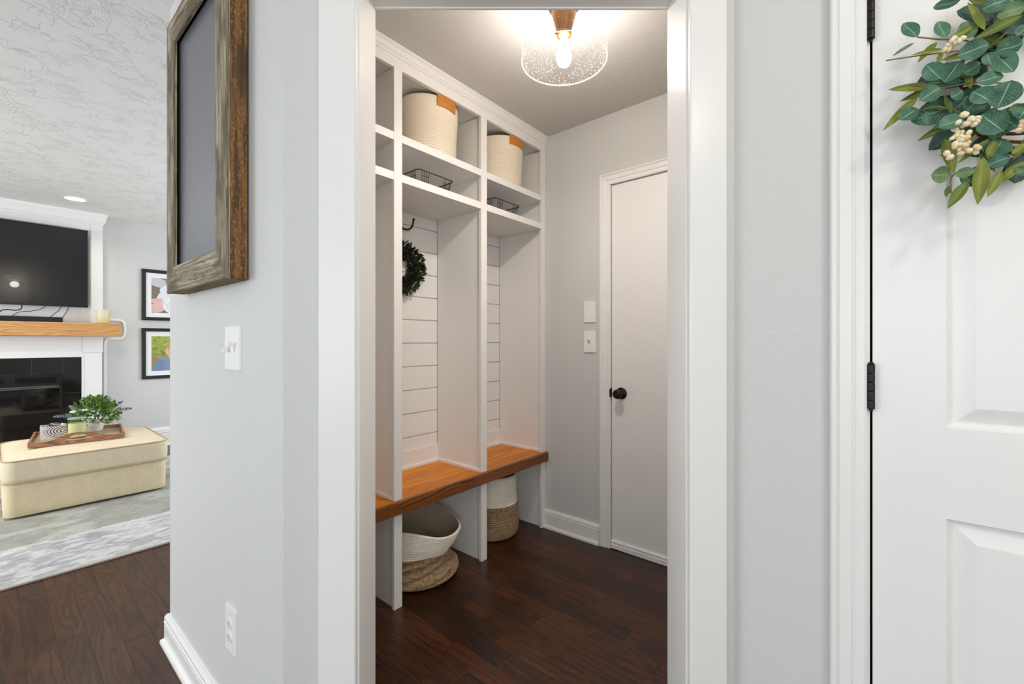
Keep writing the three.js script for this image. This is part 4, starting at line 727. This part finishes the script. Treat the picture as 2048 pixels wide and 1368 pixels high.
function cushionBox(x0, x1, y0, y1, z0, z1, rad, edge, dome, bulge) {   // plan with rounded corners, domed top, slightly bulging sides
  const cx = (x0 + x1) / 2, cz = (z0 + z1) / 2, hx = (x1 - x0) / 2, hz = (z1 - z0) / 2, ring = [], K = 10;
  for (const [sx, sz, a0] of [[1, 1, 0], [-1, 1, 1], [-1, -1, 2], [1, -1, 3]]) for (let k = 0; k <= K; k++) { const a = (a0 + k / K) * Math.PI / 2; ring.push([sx * (hx - rad) + rad * Math.cos(a), sz * (hz - rad) + rad * Math.sin(a)]); }
  const n = ring.length, pos = [], idx = [], lev = [[0.90, 0], [1 - edge / hx, 0], [1, edge * 0.8]];
  for (let k = 1; k < 6; k++) lev.push([1 + bulge * Math.sin(Math.PI * k / 6), edge + (y1 - y0 - 2 * edge) * k / 6]);
  lev.push([1, y1 - y0 - edge * 0.7], [1 - edge * 0.35 / hx, y1 - y0 - edge * 0.15], [1 - edge / hx, y1 - y0]); for (let k = 1; k <= 8; k++) { const s = (1 - edge / hx) * (1 - k / 8.01); lev.push([s, y1 - y0 + dome * (1 - s * s * 1.05 > 0 ? 1 - Math.pow(s, 3) : 0)]); }
  for (const [s, y] of lev) for (const [a, b] of ring) pos.push(cx + a * s, y0 + y, cz + b * s);
  for (let i = 0; i + 1 < lev.length; i++) for (let k = 0; k < n; k++) { const q = (k + 1) % n; idx.push(i * n + k, (i + 1) * n + q, i * n + q, i * n + k, (i + 1) * n + k, (i + 1) * n + q); }
  const g = new THREE.BufferGeometry(); g.setAttribute('position', new THREE.Float32BufferAttribute(pos, 3)); g.setIndex(fixSense(pos, idx)); g.computeVertexNormals();
  const nn = g.toNonIndexed(); return { geo: uvBox(nn), ring: ring.map(([a, b]) => V(cx + a, 0, cz + b)) };
}
{
  const t = thing('storage_ottoman', 'square beige upholstered storage ottoman with piped lid on the rug', 'ottoman', [0, 0, 0]);
  const A = cushionBox(-5.105, -4.258, 0.022, 0.238, -0.888, -0.052, 0.055, 0.008, 0, 0.003), B = cushionBox(-5.118, -4.248, 0.242, 0.388, -0.899, -0.043, 0.07, 0.012, 0.032, 0.006);
  M('base', A.geo, ottomanFabric, t);
  M('lid_cushion', (() => { const g = B.geo; return g; })(), ottomanTop, t);
  for (const y of [0.244, 0.388]) M('piping', new THREE.TubeGeometry(new THREE.CatmullRomCurve3(B.ring.map((p) => V(p.x, y, p.z)), true, 'centripetal'), 160, 0.0042, 6, true), piping, t);
  for (const [x, z] of [[-5.0, -0.78], [-5.0, -0.16], [-4.37, -0.78], [-4.37, -0.16]]) M('foot', lathe([[0, 0], [0.022, 0], [0.026, 0.02], [0, 0.02]], 18, x, 0.0095, z), black, t);
}
const topY = 0.4208;
{   // serving tray
  const t = thing('serving_tray', 'rustic wooden serving tray with arched handles on the ottoman', 'tray', [-4.735, topY, -0.442], -0.10), hx = 0.262, hz = 0.245;
  for (let k = 0; k < 5; k++) M('base_slat', rbox(-hx + 0.012 + k * (2 * hx - 0.024) / 5, -hx + 0.012 + (k + 1) * (2 * hx - 0.024) / 5 - 0.001, 0, 0.009, -hz + 0.012, hz - 0.012, 0.001, 'z', k * 0.3, k * 0.7), trayFloor, t);
  for (const s of [-1, 1]) M('end_board', rbox(-hx, hx, 0, 0.038, s * hz - 0.006, s * hz + 0.006, 0.0015, 'x', s, 0), trayWood, t);
  for (const s of [-1, 1]) {
    const out = [], n = 24; for (let i = 0; i <= n; i++) { const z = lerp(-hz, hz, i / n), q = sm(0.16, 0.03, Math.abs(z)); out.push([z, 0.034 + 0.042 * q]); }
    const sh = new THREE.Shape([new THREE.Vector2(-hz, 0), new THREE.Vector2(hz, 0), ...out.reverse().map(([a, b]) => new THREE.Vector2(a, b))]), ho = new THREE.Path(); const hp = []; for (let i = 0; i <= 16; i++) { const z = lerp(-0.082, 0.082, i / 16); hp.push(new THREE.Vector2(z, 0.026 + 0.034 * sm(0.085, 0.02, Math.abs(z)))); } ho.setFromPoints([new THREE.Vector2(0.082, 0.025), new THREE.Vector2(-0.082, 0.025), ...hp]); sh.holes.push(ho);
    const g = new THREE.ExtrudeGeometry(sh, { depth: 0.012, bevelEnabled: false }); g.rotateY(-Math.PI / 2); g.translate(s * hx + 0.006, 0, 0); M('handle_board', uvBox(g, 'z', s * 0.4, 0.2), trayWood, t);
  }
}
{   // zebra-grained box with a dark stone lying in its open top
  const t = thing('trinket_box', 'small whitewashed box with black wood grain on the tray', 'box', [-4.758, topY + 0.0095, -0.305], -0.06), a = 0.052, b = 0.068, h = 0.098;
  const grain = mat({ roughness: 0.6, map: tex(256, 256, (u, v) => { const x = (u - 0.86) * 2.6, y = (v - 0.62) * 1.7, q = Math.sqrt(x * x * 0.35 + Math.pow(Math.abs(y) + 0.25 * x * x * 0.3, 2)) + 0.06 * N1.fbm(u * 6, v * 6, 6, 6, 3), s = Math.abs((q * 5.2) % 1 - 0.5) * 2; return mix3(rgb(226, 224, 220), rgb(70, 64, 60), sm(0.45, 0.7, s) * sm(1.5, 0.7, q)); }) });
  const side = (w, T) => { const g = new THREE.BoxGeometry(w, h, 0.009); g.applyMatrix4(T); return g; };
  M('front_side', side(2 * b, new THREE.Matrix4().makeRotationY(Math.PI / 2).setPosition(a, h / 2, 0)), grain, t); M('rear_side', side(2 * b, new THREE.Matrix4().makeRotationY(Math.PI / 2).setPosition(-a, h / 2, 0)), grain, t);
  for (const s of [-1, 1]) M('end_side', side(2 * a - 0.009, new THREE.Matrix4().setPosition(0, h / 2, s * (b - 0.0045))), grain, t);
  M('bottom', box(-a, a, 0.0005, 0.008, -b + 0.009, b - 0.009), grain, t); M('inner_shelf', box(-a + 0.005, a - 0.005, 0.074, 0.078, -b + 0.009, b - 0.009), darkGap, t);
  const st = thing('dark_stone', 'dark hollow stone resting in the top of the whitewashed box', 'stone', [-4.762, topY + 0.088, -0.325]), g = new THREE.IcosahedronGeometry(0.034, 3);
  deform(g, (v) => { const n = N1.fbm(v.x * 30 + 9, v.y * 30 + v.z * 20 + 9, 256, 256, 3); v.multiplyScalar(0.8 + 0.45 * n); v.y = v.y * 0.72 + 0.016 + 0.25 * v.z; v.z *= 1.25; }); M('stone', g, mat({ color: '#3a3634', roughness: 0.85 }), st); M('pale_rim', deform(new THREE.TorusGeometry(0.024, 0.009, 10, 28).rotateX(Math.PI / 2), (v) => { v.y += 0.022 + 0.25 * v.z; v.z *= 1.15; }), mat({ color: '#8b8c90', roughness: 0.7 }), st);
  const pb = solo('white_pebble', deform(new THREE.IcosahedronGeometry(0.013, 2), (v) => { v.y *= 1.3; }), mat({ color: '#f0eeea', roughness: 0.6 }), 'small white pebble in the corner of the whitewashed box', 'stone'); pb.position.set(-4.744, topY + 0.0095 + 0.093, -0.352);
}
{   // candle in a lidded glass jar
  const t = thing('jar_candle', 'pale yellow candle in a lidded glass jar on the tray', 'candle', [-4.662, topY + 0.0095, -0.425]);
  t.scale.setScalar(1.12);
  M('wax', lathe([[0, 0.006], [0.043, 0.006], [0.0445, 0.012], [0.0445, 0.096], [0.043, 0.098], [0, 0.097]], 36), mat({ color: '#eadcaa', roughness: 0.6 }), t);
  M('glass_jar', lathe([[0, 0], [0.044, 0], [0.048, 0.004], [0.048, 0.112], [0.0455, 0.120], [0.0465, 0.126]], 40), waxGlass, t);
  M('lid', lathe([[0, 0.139], [0.03, 0.1385], [0.047, 0.136], [0.0485, 0.133], [0.0485, 0.127], [0.044, 0.126], [0, 0.126]], 40), phys({ color: '#bfd0c6', roughness: 0.15, transmission: 0.5, thickness: 0 }), t);
}
{   // potted greenery
  const t = thing('potted_plant', 'leafy green plant with lavender sprigs in a white pot on the tray', 'plant', [-4.872, topY + 0.0095, -0.545]), r = rng(88);
  M('pot', lathe([[0, 0], [0.040, 0], [0.047, 0.006], [0.0545, 0.045], [0.056, 0.088], [0.052, 0.091], [0.050, 0.078], [0, 0.076]], 40), mat({ color: '#e4ddd4', roughness: 0.5 }), t);
  const sets = [[], [], []];
  for (let k = 0; k < 820; k++) {
    const a = r() * 6.2832, el = r() * 1.75 - 0.38, q = 0.04 + 0.105 * Math.sqrt(r()), base = V(Math.cos(a) * Math.cos(el) * q, 0.125 + Math.sin(el) * q * 1.05, Math.sin(a) * Math.cos(el) * q), dir = base.clone().sub(V(0, 0.10, 0)).normalize().add(V(r() - 0.5, r() - 0.3, r() - 0.5).multiplyScalar(0.9)).normalize();
    const g = leafGeo(0.024 + r() * 0.02, 0.011 + r() * 0.008, { nu: 4, nv: 2, cup: 0.4, bend: 0.2, seed: k }); g.applyQuaternion(new THREE.Quaternion().setFromAxisAngle(X, r() * 6.28)); g.applyQuaternion(new THREE.Quaternion().setFromUnitVectors(X, dir)); g.translate(base.x, base.y, base.z); sets[r() < 0.45 ? 0 : r() < 0.6 ? 1 : 2].push(g);
  }
  sets.forEach((l, i) => { M('foliage', l, leafMat(['#4f7a2e', '#8fae4a', '#355c2c'][i]), t).userData.kind = 'stuff'; });
  M('stems', Array.from({ length: 16 }, () => { const a = r() * 6.28, q = 0.03 + r() * 0.07; return tube([[0, 0.07, 0], [Math.cos(a) * q * 0.5, 0.12, Math.sin(a) * q * 0.5], [Math.cos(a) * q, 0.15 + r() * 0.07, Math.sin(a) * q]], 0.0014, 8, 5); }), mat({ color: '#4a6428', roughness: 0.8 }), t);
  const spr = (tip, base, m, n = 34) => { const d = V(...tip).sub(V(...base)), parts = []; for (let k = 0; k < n; k++) { const u = k / n, a = r() * 6.28, w = 0.010 * Math.sin(Math.PI * clamp(0.15 + u * 0.8)), p = V(...base).addScaledVector(d, u).add(V(Math.cos(a) * w, Math.sin(a) * w, Math.sin(a + 1) * w)); parts.push(new THREE.SphereGeometry(0.0042, 6, 5).scale(1, 1.3, 1).translate(p.x, p.y, p.z)); } M('flower_sprig', parts, m, t); };
  const lav = mat({ color: '#8b8fb4', roughness: 0.9 }), dk = mat({ color: '#5a5668', roughness: 0.9 });
  spr([0.06, 0.155, 0.235], [0.05, 0.15, 0.13], lav); spr([0.03, 0.225, 0.15], [0.03, 0.185, 0.10], lav); spr([0.02, 0.27, -0.01], [0.03, 0.19, 0.02], dk); spr([0.03, 0.165, -0.225], [0.02, 0.16, -0.12], dk); spr([0.0, 0.225, -0.17], [0.0, 0.185, -0.10], dk); spr([0.08, 0.19, 0.10], [0.06, 0.18, 0.06], lav, 24);
  const wf = mat({ color: '#cfdccb', roughness: 0.7 }); for (const p of [[0.085, 0.185, 0.06], [0.06, 0.175, 0.125]]) M('pale_bloom', Array.from({ length: 9 }, (_, k) => new THREE.SphereGeometry(0.012, 8, 6).scale(1.2, 0.5, 0.9).rotateY(k * 0.7).translate(p[0] + 0.009 * Math.cos(k * 0.7), p[1] + (k % 3) * 0.004, p[2] + 0.012 * Math.sin(k * 0.7))), wf, t);
}

// entry ceiling light, above and to the right of the picture
{
  const t = thing('entry_ceiling_light', 'flush white glass ceiling light in the entry', 'ceiling light', [0.82, CEIL, -0.30]);
  M('base', lathe([[0, 0], [0.16, 0], [0.16, -0.02], [0.15, -0.024], [0, -0.024]], 40), plastic, t);
  M('glass_bowl', lathe([[0.148, -0.024], [0.15, -0.05], [0.13, -0.085], [0.09, -0.11], [0, -0.12]], 40), mat({ color: '#ffffff', emissive: '#fff1dc', emissiveIntensity: 2.0 }), t);
  const l = new THREE.PointLight(new THREE.Color(1, 0.9, 0.76), 1.0, 0, 2); l.name = 'entry_lamp_light'; l.position.set(0, -0.19, 0); l.castShadow = true; l.shadow.radius = 3; t.add(l);
}

renderer.render(scene, camera);
